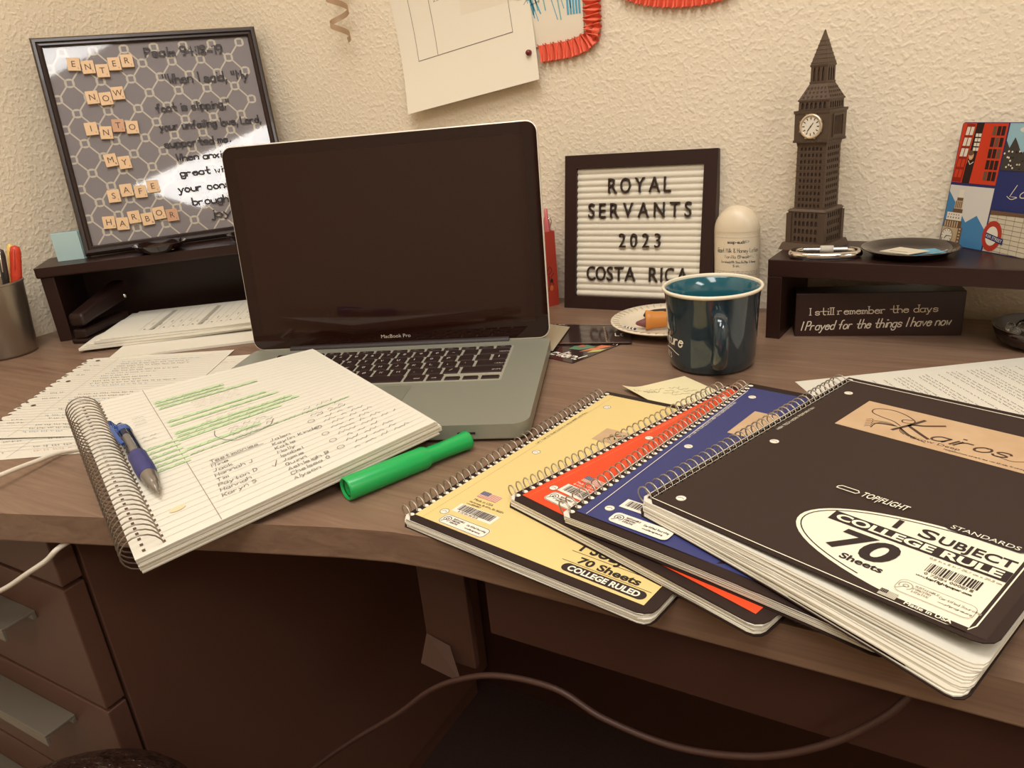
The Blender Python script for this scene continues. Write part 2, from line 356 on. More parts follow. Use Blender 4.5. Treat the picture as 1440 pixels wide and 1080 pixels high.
# stool seat seen at the bottom edge
st = thing('stool', 'black crinkled leather stool seat at the bottom left edge in front of the drawers', 'stool', (-.518, -.814, 0))
LEATH = mat('crinkled_leather', (46, 30, 24), .18, bump=(75, 1.0, .012))
b = B(); b.lathe([(.0, .559)] + [(.118 * math.sin(R(a)) ** .8, .514 + .045 * math.cos(R(a))) for a in range(10, 171, 10)] + [(0, .469)], 36); b.build('seat', LEATH, st)
b = B(); b.lathe([(.03, .12), (.03, .28), (.018, .28), (.018, .475)], 16); b.build('post', CHROME, st)
for k in range(5):
    a = R(72 * k + 10); b = B(); b.tube([(0, 0, .12), (.14 * math.cos(a), .14 * math.sin(a), .10), (.22 * math.cos(a), .22 * math.sin(a), .065)], .016, 8); lg = b.build('leg', BLACKP, st)
    b = B(); b.lathe([(0, -.012), (.028, -.012), (.032, 0), (.028, .012), (0, .012)], 16, (.22 * math.cos(a), .22 * math.sin(a), .032), axis=(-math.sin(a), math.cos(a), 0)); b.build('caster', BLACKP, lg)
# cords
def cord(name, label, pts, r, m):
    q = catmull(pts, 8); b = B(); b.tube(q, r, 8); o = b.build(name, m, off=pts[0]); return tag(o, label, 'cable')
cord('charging_cable', 'white charging cable running over the left edge of the desk and hanging in a loop', [(-.60, -.55, .7425), (-.655, -.58, .7425), (-.7025, -.611, .7435), (-.700, -.645, .748), (-.692, -.68, .7525), (-.690, -.715, .7525), (-.697, -.738, .738), (-.708, -.745, .715), (-.74, -.76, .67), (-.76, -.765, .645), (-.735, -.735, .640), (-.700, -.7185, .652), (-.672, -.712, .664), (-.640, -.705, .683), (-.617, -.698, .697), (-.605, -.69, .708), (-.603, -.66, .7105)], .0023, mat('white_cable', (226, 214, 194), .45))
cord('power_cord', 'brown power cord swooping under the desk from the bottom edge of the picture', [(-.56, -.60, .34), (-.478, -.6, .432), (-.415, -.6, .495), (-.353, -.6, .552), (-.318, -.6, .588), (-.288, -.6, .611), (-.249, -.6, .630), (-.202, -.6, .636), (-.166, -.6, .624), (-.117, -.6, .621), (-.068, -.6, .635), (-.03, -.6, .661), (-.003, -.598, .690), (.012, -.592, .711)], .0023, mat('brown_cable', (70, 44, 34), .5))
# ================================================================== LAPTOP
lap = thing('laptop', 'open silver laptop with a dark blank screen in the middle of the desk', 'laptop', (-.3825, -.2254, DZ), R(21.8))
ALU = mat('anodized_aluminium', (160, 158, 140), .38, metal=.35); ALUB = mat('lit_aluminium_edge', (236, 228, 212), .3, metal=.2)  # lid colour brightened to carry the light reflected along its edge
LW = .364
b = B(); b.prism(rrect(-LW, 0, -.237, .010, .016, 8), .0025, .017); base = b.build('base', ALU, lap, bevel=.0016, seg=3)
b = B(); b.box(-.098, -.087, -.2374, -.2366, .0085, .0097); b.build('status_light', mat('white_led', (245, 240, 230), .4), lap)
b = B(); b.box(-.063, -.047, -.2374, -.2366, .0082, .0100); b.build('sensor_slot', INK, lap)
b = B(); b.box(-.21, -.155, -.2374, -.228, .0155, .0174); b.build('thumb_notch', ALU, lap)
for x in (-.34, -.024):
    for y in (-.222, -.008): b = B(); b.lathe([(.008, 0), (.008, .0026)], 14, (x, y, 0)); b.build('rubber_foot', BLACKP, lap)
b = B(); b.box(-.3245, -.0395, -.129, -.021, .0170, .01715); b.build('keyboard_well', mat('well_aluminium', (186, 180, 160), .4, metal=.3), lap)
tp = Ink(h=.0172); tp.grid(-.2345, -.1295, -.214, -.138, 1, 1); tp.line([(-.2345, -.214), (-.1295, -.214), (-.1295, -.138), (-.2345, -.138)], .0006, 1, .0001, closed=True); tp.build('trackpad', [mat('trackpad_alu', (150, 148, 130), .3, metal=.3), mat('trackpad_edge', (120, 112, 98), .5)], lap)
KEYM = mat('key_black', (44, 28, 24), .45); key_mesh = {}
def key_of(wd, ht):
    k = (round(wd, 4), round(ht, 4))
    if k not in key_mesh:
        b = B(); b.frustum(wd, wd - .0014, 0, .0016, 0, ht, ht - .0012)
        key_mesh[k] = b.mesh('key', KEYM)
    return key_mesh[k]
rows = [(.5, [('', 283 / 14 / 19)] * 14), (1, [(c, 1) for c in '`1234567890-='] + [('delete', 1.895)]), (1, [('tab', 1.895)] + [(c, 1) for c in 'QWERTYUIOP[]'] + [('|', 1)]),
        (1, [('caps', 2.1)] + [(c, 1) for c in "ASDFGHJKL:'"] + [('return', 1.795)]), (1, [('shift', 2.45)] + [(c, 1) for c in 'ZXCVBNM,./'] + [('shift', 2.445)]),
        (1, [('fn', 1), ('ctrl', 1), ('alt', 1), ('cmd', 1.25), ('', 5.25), ('cmd', 1.25), ('alt', 1), ('<', 1), ('^', 1), ('>', 1.145)])]
leg = Ink(h=.0188); y = -.0225
for hgt, keys in rows:
    kh = 19 * hgt / 1000 if hgt == 1 else .0098; x = -.3235
    for ch, wd in keys:
        kw = wd * .019; hh = kh - .003
        yo = 0
        if ch in '<>^' and ch: hh = .0078; yo = -.004
        o = bpy.data.objects.new('key', key_of(kw - .0031, hh)); col.objects.link(o); o.parent = lap; o.location = (x + kw / 2, y - kh / 2 + yo, .0171)
        if len(ch) == 1 and ch in G: leg.text(ch, x + kw / 2 - .0018, y - kh / 2 - .0018, .0042, .0006)
        elif len(ch) > 1: leg.text(ch, x + kw - .012 if x > -.18 else x + .003, y - kh / 2 - .004, .0024, .0004)
        elif hgt != 1: leg.scrib(x + .007, y - kh / 2 - .001, .005, .0022, w_=.0004)
        x += kw
    y -= kh
leg.build('key_legends', mat('key_legend_white', (215, 205, 190), .6), lap)
b = B(); b.tube([(-.316, .001, .0155), (-.048, .001, .0155)], .0062, 12); b.build('hinge', mat('hinge_black', (38, 24, 20), .5), lap)
# lid, leaning back 5.2 degrees
lt = .0912; ly, lz = V((0, math.cos(lt), -math.sin(lt))), V((0, math.sin(lt), math.cos(lt)))
def lidp(x, w_, t): return V((x, .001, .018)) + lz * w_ + ly * t
LH = .238
def lid_slab(x0, x1, w0, w1, t0, t1, r=.013):
    b = B(); p = rrect(x0, x1, w0, w1, r, 7); n = len(p)
    b.add([lidp(x, ww, t0) for x, ww in p] + [lidp(x, ww, t1) for x, ww in p], [list(range(n)), [2 * n - 1 - i for i in range(n)]] + [[i, n + i, n + (i + 1) % n, (i + 1) % n] for i in range(n)])
    return b
lid_slab(-LW, 0, -.001, LH, .0, .0062).build('lid', ALUB, lap, bevel=.0012)
SCR = mat('glossy_black_glass', (36, 17, 12), .035, spec=.4)
lid_slab(-LW + .0012, -.0012, .0006, LH - .0014, -.0006, .0003, .0115).build('bezel', SCR, lap)
lid_slab(-LW + .016, -.016, .020, LH - .014, -.0007, 0, .0005).build('screen', mat('display_panel', (42, 20, 14), .04, spec=.4), lap)
k = Ink(lambda u, v, h: lidp(u, v, -.0006 - h)); k.bt('MacBook Pro', -.2015, .0080, width=.036, H=.0042); k.build('lettering', mat('bezel_print', (190, 175, 160), .5), lap)

# ================================================================== SPIRAL NOTEBOOKS
def helix(y0, y1, turns, r, x0, z0, seg=14, squash=1):
    n = turns * seg
    return [(x0 + r * math.cos(2 * math.pi * i / seg), y0 + (y1 - y0) * i / n, z0 + r * squash * math.sin(2 * math.pi * i / seg)) for i in range(n + 1)]
def rough_rect(x0, x1, y0, y1, r, cut, k=7, wob=.0):
    """page outline: bottom-left corner chamfered, others rounded, sides subdivided"""
    p = []
    base_ = [(x0 + cut, y0), (x1 - r, y0)] + [(x1 - r + r * math.sin(R(a)), y0 + r - r * math.cos(R(a))) for a in (30, 60)] + [(x1, y0 + r), (x1, y1 - r), (x1 - r, y1), (x0, y1), (x0, y0 + cut)]
    for i, a in enumerate(base_):
        c = base_[(i + 1) % len(base_)]; d = math.hypot(c[0] - a[0], c[1] - a[1]); n = max(1, int(d / .03))
        for j in range(n): p.append((a[0] + (c[0] - a[0]) * j / n + random.uniform(-wob, wob), a[1] + (c[1] - a[1]) * j / n + random.uniform(-wob, wob)))
    return p
def notebook(label, BL, yaw, top, thick, sheets, fan=(0, 0), sag=0, cut=.006, coil_r=.0061, turns=36, Lh=.267, W=.203, pw=3, covsag=1):
    t = thing('spiral_notebook', label, 'notebook', (BL[0], BL[1], top - thick), yaw - math.pi / 2, 'single-subject spiral notebooks')
    ct = .0006
    def sagf(d): return lambda x, y: -sag * d * max(0, x / W) ** pw * max(0, 1 - y / Lh) ** 1.2
    b = B(); th = (thick - 2 * ct) / sheets
    for i in range(sheets):
        d = 1 - .75 * i / max(1, sheets - 1); ra = lambda: random.uniform(-.0007, .0007)
        poly = rough_rect(.002 + ra(), W - .001 + fan[0] * d + ra(), .0012 + ra(), Lh - .002 + ra(), .007, cut * .30 + random.uniform(0, .002), wob=.00025)
        poly = [(x, y - fan[1] * d * (.12 + .88 * x / W) * max(0, 1 - y / Lh)) for x, y in poly]
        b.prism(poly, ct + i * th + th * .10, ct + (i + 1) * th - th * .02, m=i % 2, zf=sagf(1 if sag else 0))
    b.build('pages', [PAPER, PAPER2], t)['kind'] = 'stuff'
    b = B(); b.prism([(x, y - fan[1] * (.12 + .88 * x / W) * max(0, 1 - y / Lh)) for x, y in rough_rect(0, W + fan[0], 0, Lh, .008, cut * .5)], 0, ct, zf=sagf(1)); b.build('back_cover', BLACKC, t)
    b = B(); b.prism(rough_rect(.003, W, .001, Lh, .009, cut * .75, wob=.0002), thick - ct, thick, zf=sagf(covsag)); b.build('front_cover', BLACKC, t)
    k = Ink(h=thick + .0001)
    for i in range(turns + 1):
        yy = .006 + (Lh - .012) * i / turns
        k.ell(.0064, yy + .0008, .0024, .0019, n=8)
    k.build('binding_holes', WHITE, t)['kind'] = 'stuff'
    b = B(); b.tube(helix(.005, Lh - .005, turns, coil_r, .0005, coil_r + .0006, 14), .00055, 5); b.build('coil', METAL, t)
    return t, thick
def punch(t, thick, xs, ys):
    for x, y in zip(xs, ys):
        b = B(); b.lathe([(.0034, thick - .0004), (.0034, thick + .00018)], 14, (x, y, 0)); o = b.build('punch_hole', WHITE, t)
        k = Ink(h=thick + .0003); k.line([(x + .0034 * math.cos(R(a)), y + .0034 * math.sin(R(a))) for a in range(0, 361, 30)], .0004); k.line([(x - .002, y - .0005), (x, y + .0008), (x + .002, y)], .0004, smooth=3); k.build('hole_rim', INKB, o)
def flag(k, x, y, w_, h_, mats=(0, 1, 2), lv=0):
    k.rect(x, x + w_, y, y + h_, mats[0], lv)
    for i in range(7): k.rect(x, x + w_, y + h_ * i / 7, y + h_ * (i + .55) / 7, mats[1], lv + .0001)
    k.rect(x, x + w_ * .42, y + h_ * .45, y + h_, mats[2], lv + .0002)
    for i in range(4):
        for j in range(3): k.ell(x + w_ * (.07 + .09 * i), y + h_ * (.54 + .16 * j), h_ * .03, h_ * .03, mats[0], lv + .0003, 5)
def barcode(k, x, y, w_, h_, m, lv=0, n=34, slant=0):
    random.seed(3); u = x
    while u < x + w_ - .0003:
        bw = random.choice((.0003, .0003, .0006, .0009)); k.rect(u, u + bw, y, y + h_, m, lv); u += bw + random.choice((.0004, .0004, .0007))
def eco(k, x, y, w_, h_, bg, ink, lv=0, border=True):
    k.poly(rrect(x, x + w_, y, y + h_, h_ * .3, 4), bg, lv)
    if border: k.line(rrect(x + .0005, x + w_ - .0005, y + .0005, y + h_ - .0005, h_ * .28, 4), .0004, ink, lv + .0001, closed=True)
    cx, cy = x + w_ * .12, y + h_ * .55
    k.line([(cx + h_ * .25 * math.cos(R(a)), cy + h_ * .25 * math.sin(R(a))) for a in range(-60, 230, 25)], .0006, ink, lv + .0001)
    k.line([(cx + h_ * .1 * math.cos(R(a)), cy + h_ * .1 * math.sin(R(a))) for a in range(0, 361, 40)], .0006, ink, lv + .0001); k.line([(cx - h_ * .25, cy - h_ * .35), (cx, cy - h_ * .05)], .0006, ink, lv + .0001)
    k.text('SUSTAINABLE', x + w_ * .22, y + h_ * .68, h_ * .12, h_ * .03, ink, lv + .0001, asp=.8); k.text('FORESTRY', x + w_ * .22, y + h_ * .48, h_ * .12, h_ * .03, ink, lv + .0001, asp=.8); k.text('INITIATIVE', x + w_ * .22, y + h_ * .28, h_ * .12, h_ * .03, ink, lv + .0001, asp=.8)
    k.text('Certified Sourcing', x + w_ * .54, y + h_ * .58, h_ * .14, h_ * .03, ink, lv + .0001, asp=.75); k.text('www.sfiprogram.org', x + w_ * .56, y + h_ * .30, h_ * .11, h_ * .03, ink, lv + .0001, asp=.75)
def dashes(k, x, y0, y1, m, lv=0, w_=.0004, st=.0022):
    y = y0
    while y < y1: k.rect(x - w_ / 2, x + w_ / 2, y, y + st * .6, m, lv); y += st
YEL = mat('yellow_cover', (230, 204, 136), .45); REDC = mat('red_cover', (226, 74, 32), .45); BLUC = mat('blue_cover', (52, 58, 112), .45)
FRED = mat('flag_red', (196, 96, 70), .6); FBLU = mat('flag_blue', (88, 92, 120), .6); KRAFT = mat('kraft_print', (212, 180, 142), .6, var=(45, (186, 150, 112)))
# yellow
t, th = notebook('yellow spiral notebook with black border, lowest in the fanned row, left of the red one', (-.3184, -.5989), 1.3882, .7475, .0075, 9, cut=.010)
k = Ink(h=th + .0001); k.poly([(.0085, .008), (.195, .008), (.195, .260), (.0085, .260)]); k.build('cover_print', YEL, t)
punch(t, th, (.0243, .0238, .0243), (.0222, .1295, .2342))
k = Ink(h=th + .00025)  # 0 ink 1 white 2 red 3 blue 4 kraft 5 ochre line
YM = [INK, WHITE, FRED, FBLU, KRAFT, mat('ochre_line', (196, 160, 84), .6)]; flag(k, .030, .0500, .0185, .0085, (1, 2, 3)); k.build('flag_print', YM, t); k = Ink(h=th + .00025); k.bt('Made in USA', .0315, .0450, H=.0026, width=.018); k.text('Norcross, Griffin, GA 30224', .0305, .0415, .0017, .0003, asp=.9); k.text('www.1234567', .0305, .0385, .0015, .0003)
k.build('small_print', YM, t); k = Ink(h=th + .00025); k.rect(.0275, .0645, .0258, .0368, 1); barcode(k, .0305, .0285, .031, .0075, 0, .0002); k.text('0 72 134 00 51 8', .0335, .0262, .0016, .0003, 0, .0002)
k.build('barcode_label', YM, t); k = Ink(h=th + .00025); eco(k, .0285, .0095, .0425, .0115, 1, 0); k.build('certificate_label', YM, t); k = Ink(h=th + .00025)
k.bt('1 SUBJECT', .1335, .0330, H=.0095, width=.053, bold=.0004); k.bt('70 Sheets', .1395, .0215, H=.0062, width=.044, bold=.0003)
k.rect(.130, .193, .0305, .0309); k.rect(.130, .193, .0197, .0201)
k.poly(rrect(.134, .1925, .0105, .0186, .0040, 6)); k.bt('COLLEGE RULED', .1385, .0121, H=.0048, width=.0500, m=1, h=.0002, bold=.00025)
dashes(k, .0160, .009, .258, 5); k.text('LIFT TAB TO TEAR CLEANLY HOLD HERE AND PULL', .0150, .142, .0018, .0003, ang=90, width=.075)
k.build('lettering', YM, t); k = Ink(h=th + .00025); k.poly([(.049, .172), (.110, .172), (.110, .196), (.049, .196)], 4); k.text('Kairos', .060, .180, .010, .0012, 0, .0001, slant=.4); k.build('sticker', YM, t)
# red
t, th = notebook('red spiral notebook with black border, lying on the yellow one and under the blue one', (-.2528, -.5591), 1.2223, .7555, .0075, 9, cut=.009, sag=.003)
k = Ink(lambda u, v, h: (u, v, h - .003 * (u / .203) ** 3 * max(0, 1 - v / .267) ** 1.2), h=th + .0001); k.grid(.0085, .195, .009, .260, 12, 12); k.build('cover_print', REDC, t)
punch(t, th, (.0185, .0185, .0185), (.0306, .1360, .2400))
k = Ink(h=th + .00025)
k.rect(.0225, .0600, .0300, .0415, 1); barcode(k, .0255, .0325, .030, .008, 0, .0002); k.bt('Made in USA', .0255, .0465, H=.0024, width=.016, m=1); k.text('Griffin, GA 30224', .0255, .0435, .0016, .0003, 1); flag(k, .0255, .0505, .0185, .0085, (1, 2, 3))
eco(k, .0225, .0155, .0425, .0125, 1, 0); dashes(k, .0135, .012, .258, 4); k.text('HIGH TECH MICRO PERFORATION LIFT TAB TO TEAR', .0128, .142, .0018, .0003, 4, ang=90, width=.08)
k.bt('1 SUBJECT', .1335, .0330, H=.0095, width=.053, bold=.0004)
k.build('lettering', [INK, WHITE, FRED, FBLU, mat('pale_red_line', (240, 150, 110), .6)], t)
# blue
t, th = notebook('navy blue spiral notebook with black border, between the red and the black notebooks', (-.2010, -.5785), 1.3414, .7635, .0072, 9, cut=.009, sag=.007, pw=2)
k = Ink(lambda u, v, h: (u, v, h - .007 * (u / .203) ** 2 * max(0, 1 - v / .267) ** 1.2), h=th + .0001); k.grid(.0085, .195, .009, .258, 12, 12); k.build('cover_print', BLUC, t)
punch(t, th, (.0245, .0215, .0190), (.0238, .1289, .2385))
k = Ink(h=th + .00025)
eco(k, .0310, .0110, .0430, .0120, 1, 0, border=False); k.rect(.028, .062, .0290, .0400, 1); barcode(k, .031, .0315, .028, .007, 0, .0002)
k.line([(.0160, .010), (.0095, .250)], .0005, 1, seg=.02); k.text('LIFT TAB TO TEAR CLEANLY HIGH TECH MICRO PERFORATION', .0145, .142, .0019, .0003, 1, ang=90.8, width=.08)
k.poly([(.034, .165), (.095, .165), (.095, .2125), (.034, .2125)], 2)
k.build('lettering', [INK, WHITE, KRAFT], t)
# black
t, th = notebook('black spiral notebook with white oval label and tan sticker, topmost of the fanned row', (-.1536, -.5580), 1.2163, .7735, .0100, 11, fan=(-.002, .021), sag=.0085, cut=.011, coil_r=.0070, pw=2, covsag=0)
BLKPAN = mat('black_cover_print', (54, 39, 34), .5, spec=.25)
k = Ink(h=th + .0001); k.poly([(.0045, .0045), (.199, .0045), (.199, .262), (.0045, .262)]); k.build('cover_print', BLKPAN, t)
punch(t, th, (.0213, .0216, .0190), (.0170, .1228, .2346))
k = Ink(h=th + .00025)  # 0 ink 1 cream 2 kraft 3 grey
k.line([(.006, .0058)] + [(.09, .0045), (.150, .0040), (.182, .0042), (.1905, .0065), (.1925, .0115), (.1925, .2)], .0007, 1)
k.line([(.0075, .2605), (.19, .2605)], .0009, 1); dashes(k, .0073, .006, .258, 1, 0, .0005, .0018); k.text('HIGH TECH MICRO PERFORATION', .0135, .1417, .0020, .00032, 1, ang=90, width=.052)
BM = [INK, CREAM, KRAFT, mat('print_grey', (170, 160, 140), .6), BLKPAN, mat('sepia_ink', (74, 50, 36), .6)]; k.build('border_print', BM, t); k = Ink(h=th + .00025)
ell = []
cx, cy, ra, rb = .186, .0470, .1010, .0410
for a in range(0, 360, 6):
    u, v = cx + ra * math.cos(R(a)), cy + rb * math.sin(R(a)); ell.append((min(u, .1905), max(v, .0062)))
k.poly(ell, 1)
k.line([(cx + (ra - .0028) * math.cos(R(a)), cy + (rb - .0028) * math.sin(R(a))) for a in range(94, 244, 5)], .0007, 0, .0002)
k.poly([(.1480, .0078), (.1905, .0078), (.1905, .0042), (.1480, .0042)], 4, .0002)
k.bt('1 S', .1290, .0672, H=.0098, width=.0225, h=.0003, bold=.00025); k.bt('UBJECT', .1528, .0672, H=.0080, width=.0365, h=.0003, bold=.00025)
k.poly([(.0985, .0535), (.1905, .0535), (.1905, .0640), (.0985, .0640)], 0, .0002); k.bt('COLLEGE RULE', .1015, .0556, H=.0066, width=.0860, m=1, h=.0004, bold=.00035)
k.bt('70', .1090, .0290, H=.0205, width=.0330, h=.0003, slant=.18, bold=.0010); k.bt('Sheets', .1215, .0215, H=.0052, width=.0225, h=.0003, bold=.0002)
k.text('10.5 in x 8 in / 26.7 cm x 20.3 cm', .1560, .0500, .0016, .0003, 3, .0003, width=.034)
barcode(k, .1585, .0380, .0245, .0085, 0, .0003); k.text('0 72134 00051 8', .1595, .0352, .0018, .00035, 0, .0003, width=.023); k.text('www.topflightpaper.com', .1570, .0318, .0018, .0004, 0, .0003, width=.026)
eco(k, .1530, .0130, .0365, .0125, 1, 3, .0002); flag(k, .1500, .0012 + .0034, .0085, .0055, (1, 3, 0), .0006); k.bt('Made in USA', .1625, .0052, H=.0026, width=.0215, m=1, h=.0004, bold=.0001)
k.build('oval_label', BM, t); k = Ink(h=th + .0009); k.poly(rrect(.1500, .1890, .0838, .0902, .003, 4), 0, .0001); k.bt('STANDARDS', .1525, .0852, H=.0040, width=.0335, m=1, h=.0003, slant=.1)
k.line([(.0855, .0885), (.0975, .0885), (.0988, .0905), (.0975, .0925), (.0870, .0925), (.0855, .0905)], .0008, 1, .0001, closed=True); k.bt('TOP|FLIGHT', .1005, .0875, H=.0062, width=.0270, m=1, h=.0001, slant=.12, bold=.0001)
k.build('lettering', BM, t); k = Ink(h=th + .00025); k.poly([(.0385, .1755), (.1640, .1755), (.1640, .2290), (.0385, .2290)], 2)
# calligraphic word with flourish on the tan sticker
k.line([(.075, .1990), (.068, .2035), (.058, .2060), (.050, .2100), (.049, .2170), (.057, .2215), (.068, .2200), (.079, .2130), (.080, .2075), (.0745, .2055), (.0725, .2095), (.078, .2125)], .0009, 5, .0001, smooth=6)
k.line([(.0845, .2170), (.0800, .2040), (.0740, .1895)], .0026, 5, .0001, smooth=4); k.line([(.0985, .2160), (.0880, .2080), (.0795, .2035), (.0880, .1960), (.0980, .1890)], .0024, 5, .0001, smooth=5)
k.text('airos', .0985, .1900, .0150, .0017, 5, .0001, slant=.42, asp=.82, sub=4); k.line([(.1400, .1900), (.149, .1880), (.156, .1920)], .0007, 5, .0001, smooth=5)
for i in range(5): k.line([(.074, .1965), (.066 - i * .0012, .1990 - i * .0016), (.057 + i * .001, .1965 - i * .003)], .0006, 5, .0001, smooth=5); k.line([(.057 + i * .001, .1965 - i * .003), (.055 + i * .001, .1985 - i * .003), (.0525 + i * .001, .1955 - i * .003)], .0006, 5, .0001, smooth=4)
for i in range(5): k.line([(.0765, .196), (.079 + i * .002, .190 - i * .0006), (.0830 + i * .004, .1865 - i * .0011)], .0006, 5, .0001, smooth=5)
k.bt('Grow Deep', .0880, .1835, H=.0036, width=.032, m=5, h=.0001); k.text('heiglobal.com ministries worldwide training', .1120, .1795, .0019, .0003, 5, .0001, width=.048)
k.line([(.1635, .2080), (.158, .2065), (.1555, .2020), (.158, .1975), (.1635, .1965)], .0008, 5, .0001, smooth=5)
k.build('sticker', BM, t)

# ================================================================== THICK OPEN NOTEBOOK (left)
pBL, pBR, pTL, pTR = V((-.4506, -.6969, .7495)), V((-.3516, -.4994, .7745)), V((-.6996, -.5776, .7795)), V((-.6018, -.3791, .777))
def padP(u, v, h=0):
    p = (1 - u) * (1 - v) * pBL + u * (1 - v) * pBR + (1 - u) * v * pTL + u * v * pTR
    a = (1 - v) * (pBR - pBL) + v * (pTR - pTL); c = (1 - u) * (pTL - pBL) + u * (pTR - pBR)
    return p + a.cross(c).normalized() * h
pad = thing('wirebound_notebook', 'thick open wirebound notebook with handwritten notes and green highlighting, propped on the laptop corner', 'notebook', (-.52, -.54, DZ))
PO = (-.52, -.54, DZ)
def pad_sheet(b, h0, h1, du, dv, m, n=8, u0=-.075, fan=0):
    o = []
    for (ua, va), (ub, vb) in (((u0, 0), (1, 0)), ((1, 0), (1, 1)), ((1, 1), (u0, 1)), ((u0, 1), (u0, 0))):
        for i in range(n): o.append((ua + (ub - ua) * i / n, va + (vb - va) * i / n))
    o = [(u + du + (fan if u > .9 else 0), v + dv) for u, v in o]; q = len(o)
    t_ = [padP(u, v, h1) for u, v in o]; bt_ = [padP(u, v, h0) for u, v in o]
    # interior grid keeps the twist of the page
    b.add(t_ + bt_, [[q + i, q + (i + 1) % q, (i + 1) % q, i] for i in range(q)], m)
    N = 8
    for hh, fl in ((h1, 0), (h0, 1)):
        g = [padP(u0 + (1 - u0) * i / N + du + (fan if i == N else 0), j / N + dv, hh) for j in range(N + 1) for i in range(N + 1)]
        f_ = [(j * (N + 1) + i, j * (N + 1) + i + 1, (j + 1) * (N + 1) + i + 1, (j + 1) * (N + 1) + i) for j in range(N) for i in range(N)]
        b.add(g, [tuple(reversed(x)) for x in f_] if fl else f_, m, True)
b = B(); NS = 9; PT = .0105
for i in range(NS):
    h0 = -PT + PT * i / NS; h1 = -PT + PT * (i + .93) / NS
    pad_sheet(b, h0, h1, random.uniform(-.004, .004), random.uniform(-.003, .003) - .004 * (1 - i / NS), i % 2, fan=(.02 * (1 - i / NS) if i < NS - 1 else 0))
b.build('pages', [PAPER, PAPER2], pad, PO)['kind'] = 'stuff'
b = B(); pad_sheet(b, -PT - .0012, -PT - .0002, 0, -.010, 0); b.build('back_cover', mat('grey_board', (190, 180, 162), .8), pad, PO)
k = Ink(padP, h=.0003)
for i in range(33): v = .965 - i * .0292; k.line([(0.01, v), (.985, v)], .0011, seg=.12)
k.line([(.197, 1.0), (.193, 0.0)], .0022, 1, .0001, seg=.1)
k.build('ruled_lines', [RULE, mat('margin_line', (140, 126, 112), .8)], pad, PO)
k = Ink(lambda u, v, h: padP(u / .2215, v / .278, h), h=.0005)  # page metres
U, W_ = .2215, .278
for i, (v, u0, u1) in enumerate(((.856, .215, .50), (.83, .215, .49), (.80, .22, .63), (.675, .22, .62), (.640, .22, .66), (.575, .22, .69), (.548, .22, .71), (.52, .22, .62), (.44, .22, .50), (.40, .22, .87))):
    k.line([(u0 * U, v * W_), (u1 * U, (v + .004) * W_)], .0050 if i not in (9,) else .0015, 1, 0, seg=.02)
    k.scrib(u0 * U, v * W_ - .002, (u1 - u0) * U, .0042, 2, .0005, .0002)
for v in (.525, .495, .462, .43, .40, .37): k.line([(.085 * U, v * W_), (.205 * U, (v + .003) * W_)], .0042, 1, 0); k.scrib(.10 * U, v * W_ - .0015, .09 * U, .0035, 0, .0004, .0002)
for v in (.77, .74, .715, .61, .585): k.scrib(.10 * U, v * W_, .06 * U, .003, 0, .0004); k.scrib(.34 * U, v * W_, .2 * U, .0034, 3, .0004)
for i, s_ in enumerate(('Testimonies', 'Mine', 'Jack', 'Hannah J', 'Tim', 'Payton D', 'Hannah', 'Karyn S')): k.text(s_, (.262 - .004 * i) * U, (.305 - .0292 * i) * W_, .0046, .0005, jit=.25, slant=.15)
k.line([(.26 * U, .298 * W_), (.46 * U, .300 * W_)], .0005)
for i, s_ in enumerate(('Jalen', 'Kaylin Kinder', 'Katie', 'Molly', 'Isabel', 'Jamie', 'Quinn', 'Ashleigh B', 'Chelsea O', 'Alyson')): k.text(s_, (.485 - .003 * i) * U, (.292 - .0292 * i) * W_, .0046, .0005, jit=.25, slant=.15)
k.line([(.43 * U, .15 * W_), (.437 * U, .14 * W_), (.455 * U, .17 * W_)], .0006)
for i in range(4): k.scrib(.39 * U, (.475 - .027 * i) * W_, .18 * U, .004, 0, .0005)
k.line([(.345 * U, .50 * W_), (.335 * U, .46 * W_), (.36 * U, .41 * W_), (.40 * U, .385 * W_), (.52 * U, .40 * W_), (.56 * U, .44 * W_)], .0006, 0, smooth=6)
for i in range(11):
    if i in (1, 3, 5, 7, 9): k.line([(.665 * U + .003 * math.cos(R(a)), (.345 - .0292 * i) * W_ + .0025 + .003 * math.sin(R(a))) for a in range(0, 361, 40)], .0004)
    k.scrib((.70 + (.02 if i % 2 else 0)) * U, (.345 - .0292 * i) * W_, (.12 + .13 * random.random()) * U, .0042, 0, .0005)
for i in range(3): k.scrib(.68 * U, (.42 - .03 * i) * W_, .14 * U, .0042, 0, .0005)
k.ell(.093 * U, .137 * W_, .006, .0032, 4, 0)
k.build('handwriting', [mat('ballpoint_grey', (104, 96, 94), .8), GREEN_HI, GREEN_INK, mat('pencil_pink', (170, 140, 130), .8), mat('coffee_stain', (232, 206, 164), .8)], pad, PO)
# square binding holes and coil along the left edge
b = B(); nh = 36
for i in range(nh):
    v = .02 + .96 * i / (nh - 1)
    for u in (.016, -.046):
        p = padP(u, v, .0002); a = (padP(u + .005, v, .0002) - p); c = (padP(u, v + .0055, .0002) - p); b.add([p - a - c, p + a - c, p + a + c, p - a + c], [(0, 1, 2, 3)])
b.build('binding_holes', mat('hole_dark', (98, 72, 56), .8), pad, PO)['kind'] = 'stuff'
pts = []; seg = 18; tn = 36
for i in range(tn * seg + 1):
    v = .015 + .97 * i / (tn * seg); p = padP(-.03, v, 0); a = (padP(.1, v) - padP(0, v)).normalized(); nrm = padP(0, v, 1) - padP(0, v, 0); c = p - a * .0045 - nrm * .0020
    g = 2 * math.pi * i / seg; pts.append(c + a * .0146 * math.cos(g) + nrm * .0146 * math.sin(g))
b = B(); b.tube(pts, .0006, 5); b.build('coil', DKMETAL, pad, PO)

